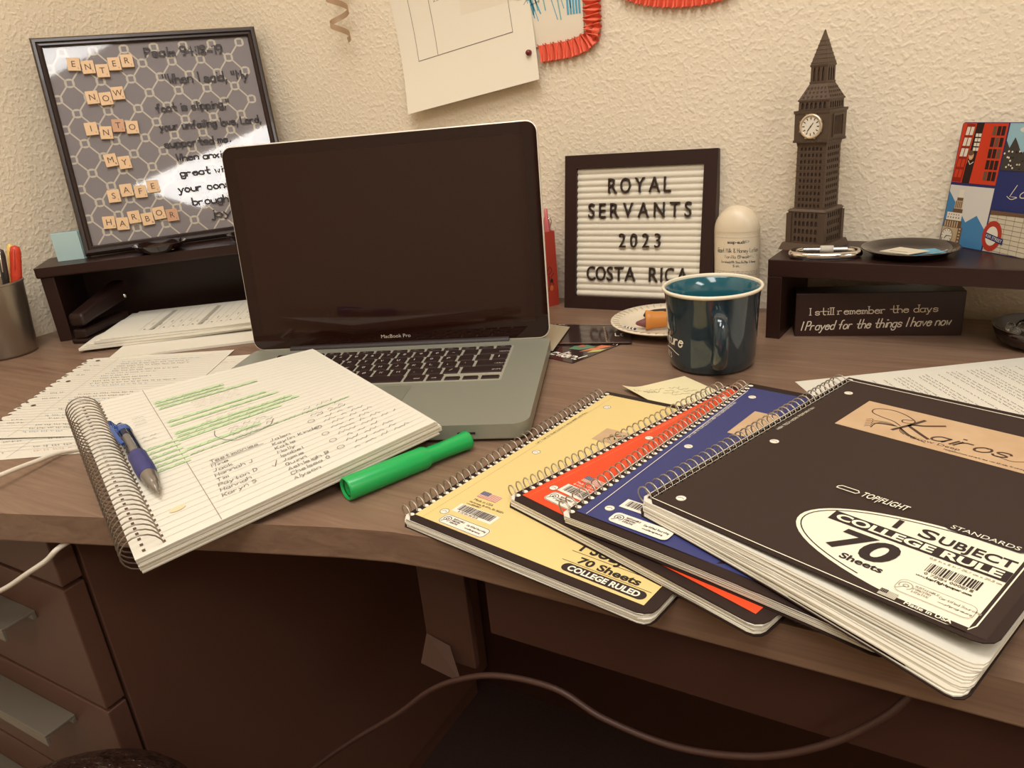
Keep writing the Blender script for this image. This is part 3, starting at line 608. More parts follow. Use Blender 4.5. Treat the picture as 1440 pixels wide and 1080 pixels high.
# pen on it
def padPx(u, v, h): return padP(u, v, h)
pe0, pe1 = padP(.046, .690, .0080), padP(.062, .215, .0072)
pen = thing('pen', 'blue and clear retractable pen with dark blue grip lying on the open notebook', 'pen', pe1)
ax = (pe0 - pe1).normalized(); PL_ = (pe0 - pe1).length
NAVY = mat('navy_rubber', (58, 58, 112), .5); BLUEP = mat('blue_plastic', (44, 82, 150), .2, coat=.5); CLEARP = thin_glass('clear_plastic', (.9, .9, .92), .05)
def along(prof, n=20): b = B(); b.lathe([(r_ * 1.25, z_) for r_, z_ in prof], n, (0, 0, 0), axis=ax); return b
along([(.0008, -.001), (.0011, .004), (.0022, .006), (.0030, .011), (.0032, .013), (.0038, .014), (.0042, .022), (.0050, .027), (.0050, .030)]).build('tip', mat('pen_tip_metal', (150, 142, 134), .3, metal=.7), pen)
along([(.0052, .030), (.0060, .034), (.0062, .045), (.0058, .058), (.0060, .066), (.0054, .068)]).build('grip', NAVY, pen)
along([(.0052, .068), (.0052, .112)]).build('barrel', CLEARP, pen)
along([(.0020, .066), (.0026, .085), (.0026, .108)]).build('refill', mat('grey_refill', (150, 140, 124), .4), pen)
along([(.0053, .112), (.0056, .114), (.0056, PL_ - .012), (.0048, PL_ - .008), (.0030, PL_ - .007), (.0028, PL_), (0, PL_ + .0005)]).build('cap', BLUEP, pen)
side = ax.cross(V((0, 0, 1))).normalized(); up_ = side.cross(ax).normalized()
cl = side * -.0050 + up_ * .0050
b = B(); b.tube([ax * (PL_ - .010) + cl * .7, ax * (PL_ - .004) + cl * 1.5, ax * (PL_ - .02) + cl * 1.7, ax * (PL_ - .045) + cl * 1.45, ax * (PL_ - .048) + cl * 1.2], .0022, 8, rf=lambda t_: 1 - .2 * t_); b.build('clip', BLUEP, pen)
# ================================================================== GREEN MARKER
m0, m1 = V((-.3800, -.5850, DZ + .0098)), V((-.3375, -.4755, DZ + .0085))
mk = thing('marker', 'thick green highlighter marker lying between the open notebook and the laptop', 'marker', m0)
ax = (m1 - m0).normalized(); ML = (m1 - m0).length
GRN = mat('green_plastic', (22, 168, 82), .34, coat=.3)
b = B(); b.lathe([(0, .0025), (.0074, .0025), (.0078, .0), (.0090, .0), (.0096, .0015), (.0096, .068), (.0098, .0705), (.0088, .074)], 28, axis=ax); b.build('barrel', GRN, mk)
b = B(); b.lathe([(.0074, .072), (.0074, .080), (.0072, .088), (.0078, .110), (.0086, ML - .002), (.0080, ML), (0, ML)], 28, axis=ax); b.build('cap', GRN, mk)
b = B(); b.lathe([(.0055, .0018), (.0073, .0018), (.0073, .0026), (.0055, .0026)], 24, axis=ax, caps=(0, 0)); b.build('end_ring', mat('green_dark', (26, 110, 60), .5), mk)
# ================================================================== MUG
MC = V((-.2000, -.2137, DZ))
mug = thing('mug', 'glossy dark teal mug with a white rim and script lettering beside the saucer', 'mug', MC)
TEAL = mat('teal_glaze', (36, 52, 60), .09, coat=.6); TEALI = mat('teal_glaze_inside', (34, 94, 106), .12, coat=.5)
b = B(); b.lathe([(.036, 0), (.0405, .0012), (.0425, .004), (.0440, .012), (.0452, .040), (.0468, .072), (.0482, .0815)], 64, caps=(1, 0)); b.build('body', TEAL, mug)
b = B(); b.lathe([(.0478, .0815), (.0455, .080), (.0440, .06), (.0425, .02), (.040, .007), (.0, .005)], 64, caps=(0, 0)); b.build('inside', TEALI, mug)
b = B(); b.lathe([(.0474, .0805), (.0486, .0805), (.0502, .0822), (.0500, .0840), (.0484, .0846), (.0470, .0834), (.0474, .0805)], 64, caps=(0, 0)); b.build('rim', mat('cream_rim', (238, 226, 200), .25), mug)
ha = math.atan2(-.952 - MC.y, 0 - MC.x) + R(7); hd = V((math.cos(ha), math.sin(ha), 0))
b = B(); b.tube(catmull([hd * .0435 + V((0, 0, .066)), hd * .055 + V((0, 0, .0675)), hd * .0665 + V((0, 0, .063)), hd * .0715 + V((0, 0, .048)), hd * .068 + V((0, 0, .030)), hd * .0575 + V((0, 0, .0175)), hd * .0425 + V((0, 0, .0150))], 8), .0048, 12, sq=1.5); b.build('handle', TEAL, mug)
def mugmap(u, v, h): # u metres round the body from the handle direction, leftwards negative
    a = ha + u / .046; r = .0441 + (v - .012) * .040 + h; return (r * math.cos(a), r * math.sin(a), v)
k = Ink(mugmap, h=.0003); k.text('Adventure', -.0990, .0290, .0125, .0016, slant=.3, asp=.62, ang=0, sub=4)
k.line([(-.100, .0240), (-.077, .0215), (-.058, .0235), (-.043, .0195)], .0010, smooth=6, seg=.004); k.text('AWAITS', -.0830, .0130, .0058, .0009)
k.poly([(-.0690, .0430), (-.0635, .0520), (-.0575, .0425), (-.0610, .0440), (-.0635, .0425), (-.066, .0442)])
k.build('lettering', WHITE, mug)
# ================================================================== SAUCER AND WHAT LIES ON IT
PC = V((-.2835, -.1115, DZ))
pl = thing('saucer', 'small cream saucer half hidden behind the teal mug', 'plate', PC)
b = B(); b.lathe([(0, .002), (.034, .002), (.036, 0), (.040, .0005), (.052, .0075), (.0655, .0118), (.0668, .0130), (.0655, .0140), (.050, .0105), (.042, .0062), (.0, .0052)], 56); b.build('dish', mat('cream_china', (238, 222, 194), .2, coat=.3), pl)
b = B()
for i in range(44):
    a = 2 * math.pi * i / 44; b.tube([(.056 * math.cos(a), .056 * math.sin(a), .0124), (.0645 * math.cos(a), .0645 * math.sin(a), .0143)], .0005, 4)
b.build('rim_flutes', mat('china_grey', (206, 192, 168), .3), pl)['kind'] = 'stuff'
pz = DZ + .0056
oc = thing('orange_tube', 'short orange tapered tube with a purple tip lying on the saucer', 'toy', (-.300, -.137, pz))
d_ = V((.92, .38, 0)).normalized()
b = B(); b.lathe([(.0105, 0), (.0118, .0008), (.0112, .006), (.0100, .010), (.0098, .020), (.0076, .030), (.0070, .034), (0, .034)], 28, (0, 0, .0120), axis=d_, caps=(0, 0)); b.lathe([(.0105, 0), (.0088, .003), (.008, .012), (0, .012)], 28, (0, 0, .0120), axis=d_, caps=(0, 0)); b.build('tube', mat('orange_plastic', (214, 138, 60), .5), oc)
b = B(); b.lathe([(.0, -.012), (.0022, -.0105), (.0055, -.001), (.0058, .004)], 18, (0, 0, .0085), axis=d_); b.build('tip', mat('plum_tip', (128, 76, 74), .6), oc)
stk = thing('chequered_stick', 'tiny black and white chequered stick on the saucer left of the orange tube', 'stick', (-.3215, -.1520, pz))
b = B()
for i in range(7): b.obox(V((.0022 * i, -.0006 * i, .0050)), (.0022, -.0006, 0), (.0006, .0022, 0), (0, 0, .002), i % 2)
b.build('shaft', [mat('stick_dark', (70, 66, 90), .5), WHITE], stk)
hb = B(); hb.tube(catmull([(-.285 + .030 * math.cos(R(a)) , -.095 + .022 * math.sin(R(a)), pz + .0068) for a in range(200, -70, -30)], 6), .0022, 8)
tag(hb.build('hair_tie', mat('black_elastic', (48, 34, 24), .6), off=(-.285, -.095, pz)), 'black elastic hair tie lying at the back of the saucer', 'hair tie')
wr = B(); random.seed(11)
g = [[V((-.262 + .006 * i + random.uniform(-.002, .002), -.118 + .006 * j + random.uniform(-.002, .002), pz + .002 + random.uniform(0, .010))) for i in range(6)] for j in range(5)]
wr.add([p for r_ in g for p in r_], [(j * 6 + i, j * 6 + i + 1, (j + 1) * 6 + i + 1, (j + 1) * 6 + i) for j in range(4) for i in range(5)])
tag(wr.build('wrapper', mat('beige_wrapper', (214, 190, 158), .3), off=(-.262, -.118, pz)), 'crumpled beige wrapper on the saucer behind the orange tube', 'wrapper')
# ================================================================== LOTION BOTTLE
LC = V((-.2215, -.0235, DZ))
lo = thing('lotion_bottle', 'round-topped cream lotion bottle with a smudged label behind the mug', 'bottle', LC)
prof = [(.021, 0), (.0255, .003), (.0272, .010), (.0274, .06), (.0273, .098)] + [(.0273 * math.cos(R(a)), .104 + .0293 * math.sin(R(a))) for a in range(0, 86, 8)] + [(0, .1333)]
LOTM = mat('cream_plastic', (226, 208, 178), .35)
b = B(); b.lathe(prof[:5] + [(.0273, .1035)], 48, sy=.66); b.build('body', LOTM, lo)
b = B(); b.lathe([(.0273, .1030)] + prof[5:], 48, sy=.66); b.build('cap', LOTM, lo)
la = math.atan2(-.952 - LC.y, -LC.x)
def lotmap(u, v, h):
    a = la + u / .027; return ((.0275 + h) * math.cos(a), (.0275 + h) * .66 * math.sin(a), v)
k = Ink(lotmap, h=.0002)
k.grid(-.034, .034, .034, .100, 20, 1, 1); k.text('soap-sudz', -.013, .0905, .0040, .0006, h=.0002, width=.021); k.text('Goat Milk & Honey Lotion', -.027, .0795, .0050, .00048, h=.0002, width=.055)
k.text('Vanilla Cream', -.017, .0725, .0038, .00040, h=.0002, width=.030); k.text('Enriched with Shea Butter & Honey', -.021, .0665, .0028, .00034, h=.0002, width=.044); k.text('5 oz.', -.006, .0620, .0026, .00045, h=.0002, width=.008)
for i in range(4): k.scrib(-.030, .0555 - .0022 * i, .058 if i < 3 else .02, .0012, 0, .0003, .0002, step=.0007)
k.line([(-.034, .0968), (-.02, .0972), (.0, .097), (.034, .0972)], .0004, 2, .0001, seg=.004)
for u, v, a, c in ((-.024, .0805, .0045, .0022), (.006, .075, .007, .0020), (.0, .067, .011, .0035), (.020, .074, .008, .0015), (.009, .0925, .004, .0015)): k.ell(u, v, a, c, 3, .0001)
k.build('printed_label', [INK, mat('label_cream', (232, 214, 184), .5), mat('label_edge', (190, 172, 146), .5), mat('label_smudge', (172, 172, 154), .5)], lo)
# ================================================================== LETTER BOARD
lb0 = V((-.4502, -.0490, DZ)); x_ = V((1, .0307, 0)).normalized(); bk = V((-x_.y, x_.x, 0)); tt = .168
z_ = bk * math.sin(tt) + V((0, 0, math.cos(tt))); y_ = z_.cross(x_)
lb = thing('letter_board', 'square black-framed white felt letter board leaning on the back wall', 'letter board', mw=axes(lb0, x_, y_, z_))
S = .2025; fw = .0168
BFRAME = mat('black_frame_wood', (46, 26, 21), .45, spec=.3)
for pts in ([(0, 0), (S, 0), (S - fw, fw), (fw, fw)], [(S, 0), (S, S), (S - fw, S - fw), (S - fw, fw)], [(S, S), (0, S), (fw, S - fw), (S - fw, S - fw)], [(0, S), (0, 0), (fw, fw), (fw, S - fw)]):
    b = B(); n = 4; b.add([(x, 0, z) for x, z in pts] + [(x, .018, z) for x, z in pts], [(0, 1, 2, 3), (7, 6, 5, 4)] + [(i, 4 + i, 4 + (i + 1) % 4, (i + 1) % 4) for i in range(4)]); b.build('frame_bar', BFRAME, lb)
b = B(); nr = 21; hh = (S - 2 * fw) / nr; vs_ = []
for i in range(nr):
    for q in range(6):
        f_ = q / 5; vs_.append((.0062 - .0026 * math.sin(math.pi * min(1, max(0, f_ * 1.02))) ** .6, fw + hh * (i + f_)))
b.add([(fw - .002, y, z) for y, z in vs_] + [(S - fw + .002, y, z) for y, z in vs_], [(i, len(vs_) + i, len(vs_) + i + 1, i + 1) for i in range(len(vs_) - 1)], 0, True)
b.box(fw - .002, S - fw + .002, .0085, .013, fw - .002, S - fw + .002); b.build('ribbed_felt', mat('white_felt', (226, 216, 196), .95, bump=(1500, .4, .0006)), lb)
LET = mat('letter_black', (48, 32, 28), .35)
from collections import Counter
def board_row(t_, x0, x1, zb, Hh):
    x = x0; sx = Hh / .70 * .80; wid = [(max(p[0] for p in bfont(c)[0]) - min(p[0] for p in bfont(c)[0])) * sx * (.86 if c in 'OC' else 1) for c in t_]; gap = (x1 - x0 - sum(wid)) / (len(t_) - 1)
    for c, wc in zip(t_, wid):
        vv, ff = bfont(c); xa, xb = min(p[0] for p in vv), max(p[0] for p in vv); sc_ = wc / (xb - xa); b = B(); n = len(vv); rx = random.uniform(-.0003, .0003)
        P = [((p[0] - xa) * sc_ + x + rx, p[1] * Hh / .70 + zb) for p in vv]
        b.add([(p[0], .0008, p[1]) for p in P], ff)
        ec = Counter(tuple(sorted((f_[i], f_[(i + 1) % len(f_)]))) for f_ in ff for i in range(len(f_)))
        b.add([(p[0], .0008, p[1]) for p in P] + [(p[0], .0055, p[1]) for p in P], [(e_[0], e_[1], n + e_[1], n + e_[0]) for e_, q in ec.items() if q == 1]); b.build('letter', LET, lb)
        x += wc + gap
board_row('ROYAL', .0610, .1445, .1528, .0192); board_row('SERVANTS', .0335, .1720, .1215, .0192); board_row('2023', .0770, .1330, .0830, .0185); board_row('COSTA', .0320, .1005, .0390, .0190); board_row('RICA', .1195, .1705, .0390, .0190)
# ================================================================== RED PENCIL BOX
rb = thing('pencil_box', 'tall narrow red pencil box with black line drawings behind the laptop', 'pencil box', (-.4772, -.0540, DZ), R(56))
REDB = mat('red_box', (172, 56, 38), .5)
b = B(); Hb = .104; w2 = .0225; dp = .060
b.box(0, w2, 0, dp, 0, .003)
for x0, x1, y0, y1 in ((0, w2, 0, .002), (0, w2, dp - .002, dp), (0, .002, .002, dp - .002), (w2 - .002, w2, .002, dp - .002)): b.box(x0, x1, y0, y1, .003, Hb)
b.build('box', REDB, rb)
k = Ink(lambda u, v, h: (u, -h, v), h=.0002); k.line([(.006, .048), (.011, .056), (.014, .050), (.009, .046)], .0008, smooth=5, closed=True); k.line([(.009, .044), (.010, .030), (.006, .022)], .0008, smooth=5); k.ell(.013, .036, .0022, .003); k.ell(.012, .026, .0028, .004, 1); k.line([(.016, .03), (.012, .04), (.017, .046)], .0008, smooth=4); k.build('drawing', [INK, mat('orange_print', (206, 110, 56), .5)], rb)
RBX, RBY = V((.559, .829, 0)), V((-.829, .559, 0)); RB0 = V((-.4772, -.0540, DZ + .0035))
def box_pen(nm, lab, lx, ly, m, top, clip):
    t = thing(nm, lab, 'pen', RB0 + RBX * lx + RBY * ly)
    b = B(); b.lathe([(.002, 0), (.0042, .012), (.0044, top - .019), (.0034, top - .013), (.0026, top - .011), (.0024, top - .001), (0, top)], 16); b.build('barrel', m, t)
    if clip: b = B(); q = V((.80, -.2, 0)); b.tube([q * .002 + V((0, 0, top - .016)), q * .0085 + V((0, 0, top - .012)), q * .0105 + V((0, 0, top - .016)), q * .0062 + V((0, 0, top - .028))], .0009, 6); b.build('clip', CHROME, t)
box_pen('pink_pen', 'pink click pen standing in the red pencil box', .0160, .0085, mat('pink_plastic', (204, 104, 108), .3), .131, True)
box_pen('green_pen', 'green pen standing in the red pencil box behind the pink pen', .0065, .0150, mat('green_pen', (70, 124, 84), .4), .122, False)
# ================================================================== RIGHT RISER AND WHAT STANDS ON IT
RZ = .8295
rr = thing('monitor_riser', 'dark espresso wood riser shelf along the right of the back wall', 'shelf', (-.165, -.1189, DZ))
d_ = V((.996, -.0925, 0)); n_ = V((.0925, .996, 0)); h_ = RZ - DZ
RL_, RD_ = .50, .112
b = B(); b.obox(V((0, 0, h_ - .0185)), d_ * RL_, n_ * RD_, (0, 0, .0185)); b.build('shelf_top', DARKWOOD, rr, bevel=.0008)
for s_ in (0, RL_ - .0155): b = B(); b.obox(d_ * s_, d_ * .0155, n_ * RD_, (0, 0, h_ - .0187)); b.build('side_panel', DARKWOOD, rr, bevel=.0006)
# clock tower figurine
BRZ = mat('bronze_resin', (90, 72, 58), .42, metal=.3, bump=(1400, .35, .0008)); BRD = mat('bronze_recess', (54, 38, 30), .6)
tw = thing('clock_tower_figurine', 'bronze clock tower figurine with pointed spire standing on the right riser', 'figurine', (-.1295, -.0472, RZ), R(-18.8))
b = B(); b.frustum(.056, .050, 0, .0078); b.build('plinth', BRZ, tw)
def grid_tower(w0, w1, z0, z1, cols, rows, mu, mv, dep, marg):
    b = B()
    for s_ in range(4):
        rot = M.Rotation(R(90 * s_), 3, 'Z')
        def P(u, v, d=0):
            w__ = w0 + (w1 - w0) * v; return rot @ V(((u - .5) * w__, -w__ / 2 + d, z0 + (z1 - z0) * v))
        U_ = [0] + [marg + (1 - 2 * marg) * i / cols for i in range(cols + 1)] + [1]
        b.add([P(0, 0), P(U_[1], 0), P(U_[1], 1), P(0, 1)], [(0, 1, 2, 3)]); b.add([P(U_[-2], 0), P(1, 0), P(1, 1), P(U_[-2], 1)], [(0, 1, 2, 3)])
        for i in range(cols):
            ua, ub = U_[i + 1], U_[i + 2]
            for j in range(rows):
                va, vb = j / rows, (j + 1) / rows; du, dv = (ub - ua) * mu, (vb - va) * mv
                ia, ib, ja, jb = ua + du, ub - du, va + dv, vb - dv; um = (ia + ib) / 2; jm = jb - (jb - ja) * .25
                inner = [(ia, ja), (ib, ja), (ib, jm), (um, jb), (ia, jm)]; outer = [(ua, va), (ub, va), (ub, jm), (um, vb), (ua, jm)]
                n = 5; b.add([P(*p) for p in outer] + [P(*p) for p in inner] + [P(*p, dep) for p in inner], [(q, (q + 1) % n, n + (q + 1) % n, n + q) for q in range(n)] + [(n + q, n + (q + 1) % n, 2 * n + (q + 1) % n, 2 * n + q) for q in range(n)])
                b.add([P(ub, jm), P(ub, vb), P(um, vb)], [(0, 1, 2)]); b.add([P(ua, jm), P(um, vb), P(ua, vb)], [(0, 1, 2)])
                b.add([P(*p, dep) for p in inner], [(0, 1, 2, 3, 4)], 1)
    b.frustum(w0 * .8, w1 * .8, z0 + .0003, z1 - .0003); b.add([(-w1 / 2, -w1 / 2, z1), (w1 / 2, -w1 / 2, z1), (w1 / 2, w1 / 2, z1), (-w1 / 2, w1 / 2, z1)], [(0, 1, 2, 3)])
    return b
b = grid_tower(.0425, .0420, .0078, .0425, 6, 4, .2, .16, .0012, .16)
for sx in (-1, 1):
    for sy in (-1, 1): b.box(sx * .0195 - .003, sx * .0195 + .003, sy * .0195 - .003, sy * .0195 + .003, .0078, .0405)
b.frustum(.0440, .0400, .0425, .0450); b.build('lower_block', [BRZ, BRD], tw)
b = grid_tower(.0335, .0325, .0450, .1120, 6, 10, .2, .2, .0010, .10)
for i in range(11): z = .0450 + .0067 * i; b.frustum(.0341 - .00008 * i, .0341 - .00008 * i, z - .0004, z + .0004)
b.frustum(.0328, .0345, .1120, .1155); b.build('shaft', [BRZ, BRD], tw)
b = B(); b.frustum(.0385, .0385, .1155, .1480); b.frustum(.0400, .0405, .1450, .1480); b.frustum(.0398, .0398, .1155, .1180)
for s_ in range(4):
    rot = M.Rotation(R(90 * s_), 3, 'Z')
    if s_ != 0:
        for q in ((-.0110, .1200, .0220, .0015), (-.0110, .1415, .0220, .0015), (-.0110, .1215, .0015, .020), (.0095, .1215, .0015, .020)): b.obox(rot @ V((q[0], -.0204, q[1])), rot @ V((q[2], 0, 0)), rot @ V((0, .0015, 0)), (0, 0, q[3]))
        for i in range(5): b.obox(rot @ V((-.007 + .003 * i, -.0200, .1225)), rot @ V((.0008, 0, 0)), rot @ V((0, .0012, 0)), (0, 0, .018))
    for i in range(11): b.obox(rot @ V((-.0175 + .0033 * i, -.0203, .1160)), rot @ V((.0016, 0, 0)), rot @ V((0, .0012, 0)), (0, 0, .0018))
b.build('clock_stage', [BRZ, BRD], tw)
b = grid_tower(.0335, .0330, .1480, .1575, 6, 1, .2, .15, .0012, .06); b.frustum(.0350, .0350, .1572, .1588); b.build('belfry', [BRZ, BRD], tw)
b = B(); b.frustum(.0340, .0185, .1588, .1742)
for i in range(3):
    z = .1600 + .0042 * i; w__ = .0340 - .0155 * (z - .1588) / .0154
    for s_ in range(4):
        rot = M.Rotation(R(90 * s_), 3, 'Z')
        for j in range(6): b.obox(rot @ V(((j - 2.5) * w__ * .15 - .0008, -w__ / 2 - .0002, z)), rot @ V((.0016, 0, 0)), rot @ V((0, .0015, 0)), (0, .0002, .0022))
b.build('lower_roof', BRZ, tw)
b = grid_tower(.0180, .0178, .1742, .1925, 3, 1, .22, .12, .0020, .10)
b.frustum(.0192, .0192, .1742, .1760); b.frustum(.0190, .0195, .1905, .1925); b.build('lantern', [BRZ, BRD], tw)
b = B(); b.frustum(.0188, .0016, .1925, .2240)
for i in range(6):
    z = .1940 + .0042 * i; w__ = .0188 - .0172 * (z - .1925) / .0315; b.frustum(w__ + .0008, w__ + .0003, z, z + .0009)
b.lathe([(.0009, .2235), (.0012, .2245), (0, .2262)], 8); b.build('spire', BRZ, tw)
cz = .1320
b = B(); b.lathe([(.0122, 0), (.0130, .0008), (.0125, .0022), (.0107, .0026), (.0101, .0014), (.0, .0014)], 40, (0, -.0190, cz), axis=(0, -1, 0)); bz = b.build('clock_bezel', mat('champagne_metal', (222, 204, 176), .25, metal=.6), tw)
b = B()
for i in range(8): a = R(45 * i + 22); b.obox(V((.0126 * math.cos(a) - .001, -.0212, cz + .0126 * math.sin(a) - .001)), (.002, 0, 0), (0, .0012, 0), (0, 0, .002))
b.build('lug', mat('champagne_dark', (166, 146, 118), .3, metal=.6), bz)
k = Ink(lambda u, v, h: (u * 1.3, -.0205 - h, cz + v * 1.3), h=0); k.ell(0, 0, .0077, .0077, 1, 0, 32)
for i in range(12):
    a = R(30 * i); k.line([(.0055 * math.sin(a), .0055 * math.cos(a)), (.0070 * math.sin(a), .0070 * math.cos(a))], .0007, 0, .0002)
k.line([(0, 0), (-.0026, -.0036)], .0007, 0, .0003); k.line([(0, 0), (.0020, .0026)], .0006, 0, .0003); k.ell(0, 0, .0006, .0006, 0, .0004, 8)
k.build('dial', [INK, mat('dial_white', (232, 222, 204), .4)], tw)
# carabiner
cb = thing('carabiner', 'silver locking carabiner lying in front of the clock tower figurine', 'carabiner', (-.1100, -.0995, RZ), R(7))
ca, cbb = .0335, .0165
loop = [(ca * math.copysign(abs(math.cos(R(a))) ** .75, math.cos(R(a))), cbb * math.copysign(abs(math.sin(R(a))) ** .8, math.sin(R(a))), .0042) for a in range(70, 421 - 10, 10)]
b = B(); b.tube([p for p in loop if not (p[1] > .0125 and abs(p[0]) < .02)], .0038, 10); b.build('body', CHROME, cb)
b = B(); b.tube([(-.022, .0150, .0045), (.022, .0158, .0045)], .0026, 10); b.build('gate', CHROME, cb)
b = B(); b.lathe([(.0030, -.007), (.0044, -.0065), (.0044, .0065), (.0030, .007)], 16, (.0015, .0155, .0046), axis=(1, 0, 0)); sl = b.build('screw_sleeve', mat('knurled_metal', (228, 220, 206), .4, metal=.5, bump=(2500, .8, .001)), cb)
# black dishes
def dish(label, loc, r, hgt, m, rb_=.62):
    t = thing('dish', label, 'dish', loc, group='small black dishes')
    b = B(); b.lathe([(0, 0), (r * rb_, 0), (r * .8, hgt * .35), (r * .98, hgt * .95), (r, hgt), (r * .965, hgt), (r * .78, hgt * .45), (r * rb_ * .95, hgt * .18), (0, hgt * .18)], 48); b.build('bowl', m, t); return t
GLB = mat('gloss_black', (34, 19, 15), .12, coat=.4)
dish('round black dish holding cards on the right riser', (-.0305, -.0825, RZ), .0465, .0088, GLB, .72)
for pts, c, lab, nm in (([(-.058, -.0935), (-.030, -.1075), (-.012, -.0895), (-.040, -.0720)], (214, 202, 176), 'cream card lying in the black dish on the right riser', 0), ([(-.026, -.100), (.0030, -.085), (-.008, -.066), (-.036, -.078)], (92, 160, 186), 'blue printed card lying in the black dish under the cream card', 1)):
    cx_, cy_ = sum(p[0] for p in pts) / 4, sum(p[1] for p in pts) / 4; zc = RZ + .0030 + (.0022 if nm == 0 else 0)
    t = thing('card', lab, 'card', (cx_, cy_, zc)); b = B(); b.prism([(x - cx_, y - cy_) for x, y in pts], 0, .0006); b.build('sheet', mat('card_%d' % nm, c, .4), t)
    k = Ink(h=.0007); k.line([(pts[0][0] - cx_ + .010, pts[0][1] - cy_ + .002), (pts[1][0] - cx_ - .002, pts[1][1] - cy_ + .009)], .0012, 0); k.line([(pts[0][0] - cx_ + .014, pts[0][1] - cy_ + .006), (pts[1][0] - cx_ + .001, pts[1][1] - cy_ + .012)], .0012, 1); k.build('print', [INKB, WHITE], t)
# photo panel
pb = V((-.0053, -.0235, RZ)); pd = V((.722, -.692, 0)).normalized(); pk = V((-pd.y, pd.x, 0)); tt = .112
pz_ = pk * math.sin(tt) + V((0, 0, math.cos(tt))); py_ = pz_.cross(pd)
ph = thing('photo_panel', 'glossy travel photo collage panel with phone booth and tower, right end of the riser', 'photo panel', mw=axes(pb, pd, py_, pz_))
PWD, PHT = .165, .1245
b = B(); p_ = rrect(0, PWD, 0, PHT, .003, 4); n = len(p_)
b.add([(x, 0, z) for x, z in p_] + [(x, .007, z) for x, z in p_], [list(range(n)), [2 * n - 1 - i for i in range(n)]] + [[i, n + i, n + (i + 1) % n, (i + 1) % n] for i in range(n)]); b.build('board', mat('navy_gloss', (52, 56, 100), .2), ph)
PM = [mat('ph_' + nm, c, .2) for nm, c in (('red', (206, 66, 40)), ('redd', (150, 44, 30)), ('dark', (52, 38, 34)), ('skin', (214, 160, 124)), ('white', (226, 216, 196)), ('sky', (150, 186, 196)), ('cloud', (214, 208, 198)), ('blue', (74, 128, 170)), ('stone', (190, 164, 128)), ('stoned', (110, 82, 62)), ('navy', (48, 54, 104)), ('tile', (206, 194, 168)), ('grout', (130, 116, 98)), ('tree', (70, 64, 58)), ('rred', (178, 60, 46)))]
k = Ink(lambda u, v, h: (u, -h, v), h=.0002)
# phone booth
k.rect(.0008, .0535, .0650, .1238, 0); k.poly([(.0135, .0650), (.0225, .0650), (.0265, .1238), (.0175, .1238)], 2, .0001)
k.poly([(.0008, .066), (.0120, .0655), (.0160, .1225), (.0060, .1235)], 1, .0001)
for i in range(5):
    for j in range(2): k.poly([(.0022 + .0048 * j + .001 * i, .0700 + .0105 * i), (.0060 + .0048 * j + .001 * i, .0700 + .0105 * i), (.0068 + .0048 * j + .001 * i, .0780 + .0105 * i), (.0030 + .0048 * j + .001 * i, .0780 + .0105 * i)], 4 if i > 1 else 0, .0002)
for i in range(4):
    for j in range(2): k.rect(.0188 + .0036 * j, .0218 + .0036 * j, .0990 + .0045 * i - .002, .1022 + .0045 * i - .002, 4, .0002)
k.poly([(.0225, .0650), (.0340, .0650), (.0360, .1238), (.0265, .1238)], 0, .0002)
for i in range(5):
    for j in range(3): k.rect(.0375 + .0050 * j, .0415 + .0050 * j, .0690 + .0108 * i, .0778 + .0108 * i, 2 if (i + j) % 4 else 9, .0002)
k.ell(.0185, .0920, .0030, .0042, 3, .0003); k.ell(.0178, .0948, .0032, .0026, 9, .00035); k.poly([(.0135, .066), (.0220, .066), (.0235, .0845), (.0185, .0885), (.0145, .084)], 2, .0003); k.line([(.0165, .087), (.0190, .0835), (.0225, .0860)], .0008, 4, .0004); k.line([(.0174, .0902), (.0198, .0902)], .0005, 4, .0004)
# clock tower photo
k.rect(.0008, .0535, .0010, .0622, 6); k.poly([(.0008, .0010), (.0535, .0010), (.0535, .0200), (.0400, .0340), (.0280, .0260), (.0200, .0350), (.0008, .0560)], 7, .0001)
for x0, x1, z0, z1, m_ in ((.0010, .0210, .0010, .0190, 8), (.0210, .0260, .0010, .0200, 9), (.0020, .0240, .0190, .0265, 9), (.0035, .0225, .0265, .0345, 4), (.0100, .0220, .0345, .0385, 9), (.0110, .0205, .0385, .0470, 8), (.0125, .0200, .0470, .0500, 9), (.0135, .0195, .0500, .0580, 4), (.0150, .0205, .0580, .0615, 6)): k.rect(x0, x1, z0, z1, m_, .0002)
for i in range(6): k.rect(.0030 + .0030 * i, .0045 + .0030 * i, .0195, .0255, 8, .0003)
for i in range(5): k.rect(.0050 + .0034 * i, .0062 + .0034 * i, .0285, .0300, 9, .0003); k.rect(.0060 + .0030 * i, .0070 + .0030 * i, .0318, .0330, 9, .0003)
for i in range(4): k.rect(.0120 + .0022 * i, .0130 + .0022 * i, .0395, .0460, 9, .0003)
k.ell(.0085, .0100, .0075, .0078, 9, .0003, 28); k.ell(.0085, .0100, .0068, .0071, 4, .0004, 28); k.line([(.0085, .0100), (.0065, .0070)], .0008, 2, .0006); k.line([(.0085, .0100), (.0140, .0098)], .0006, 2, .0006)
for i in range(12): a = R(30 * i); k.line([(.0085 + .0050 * math.sin(a), .0100 + .0052 * math.cos(a)), (.0085 + .0062 * math.sin(a), .0100 + .0065 * math.cos(a))], .0005, 2, .0005)
for i in range(6): k.rect(.0222, .0245, .0015 + .0032 * i, .0032 + .0032 * i, 8, .0003)
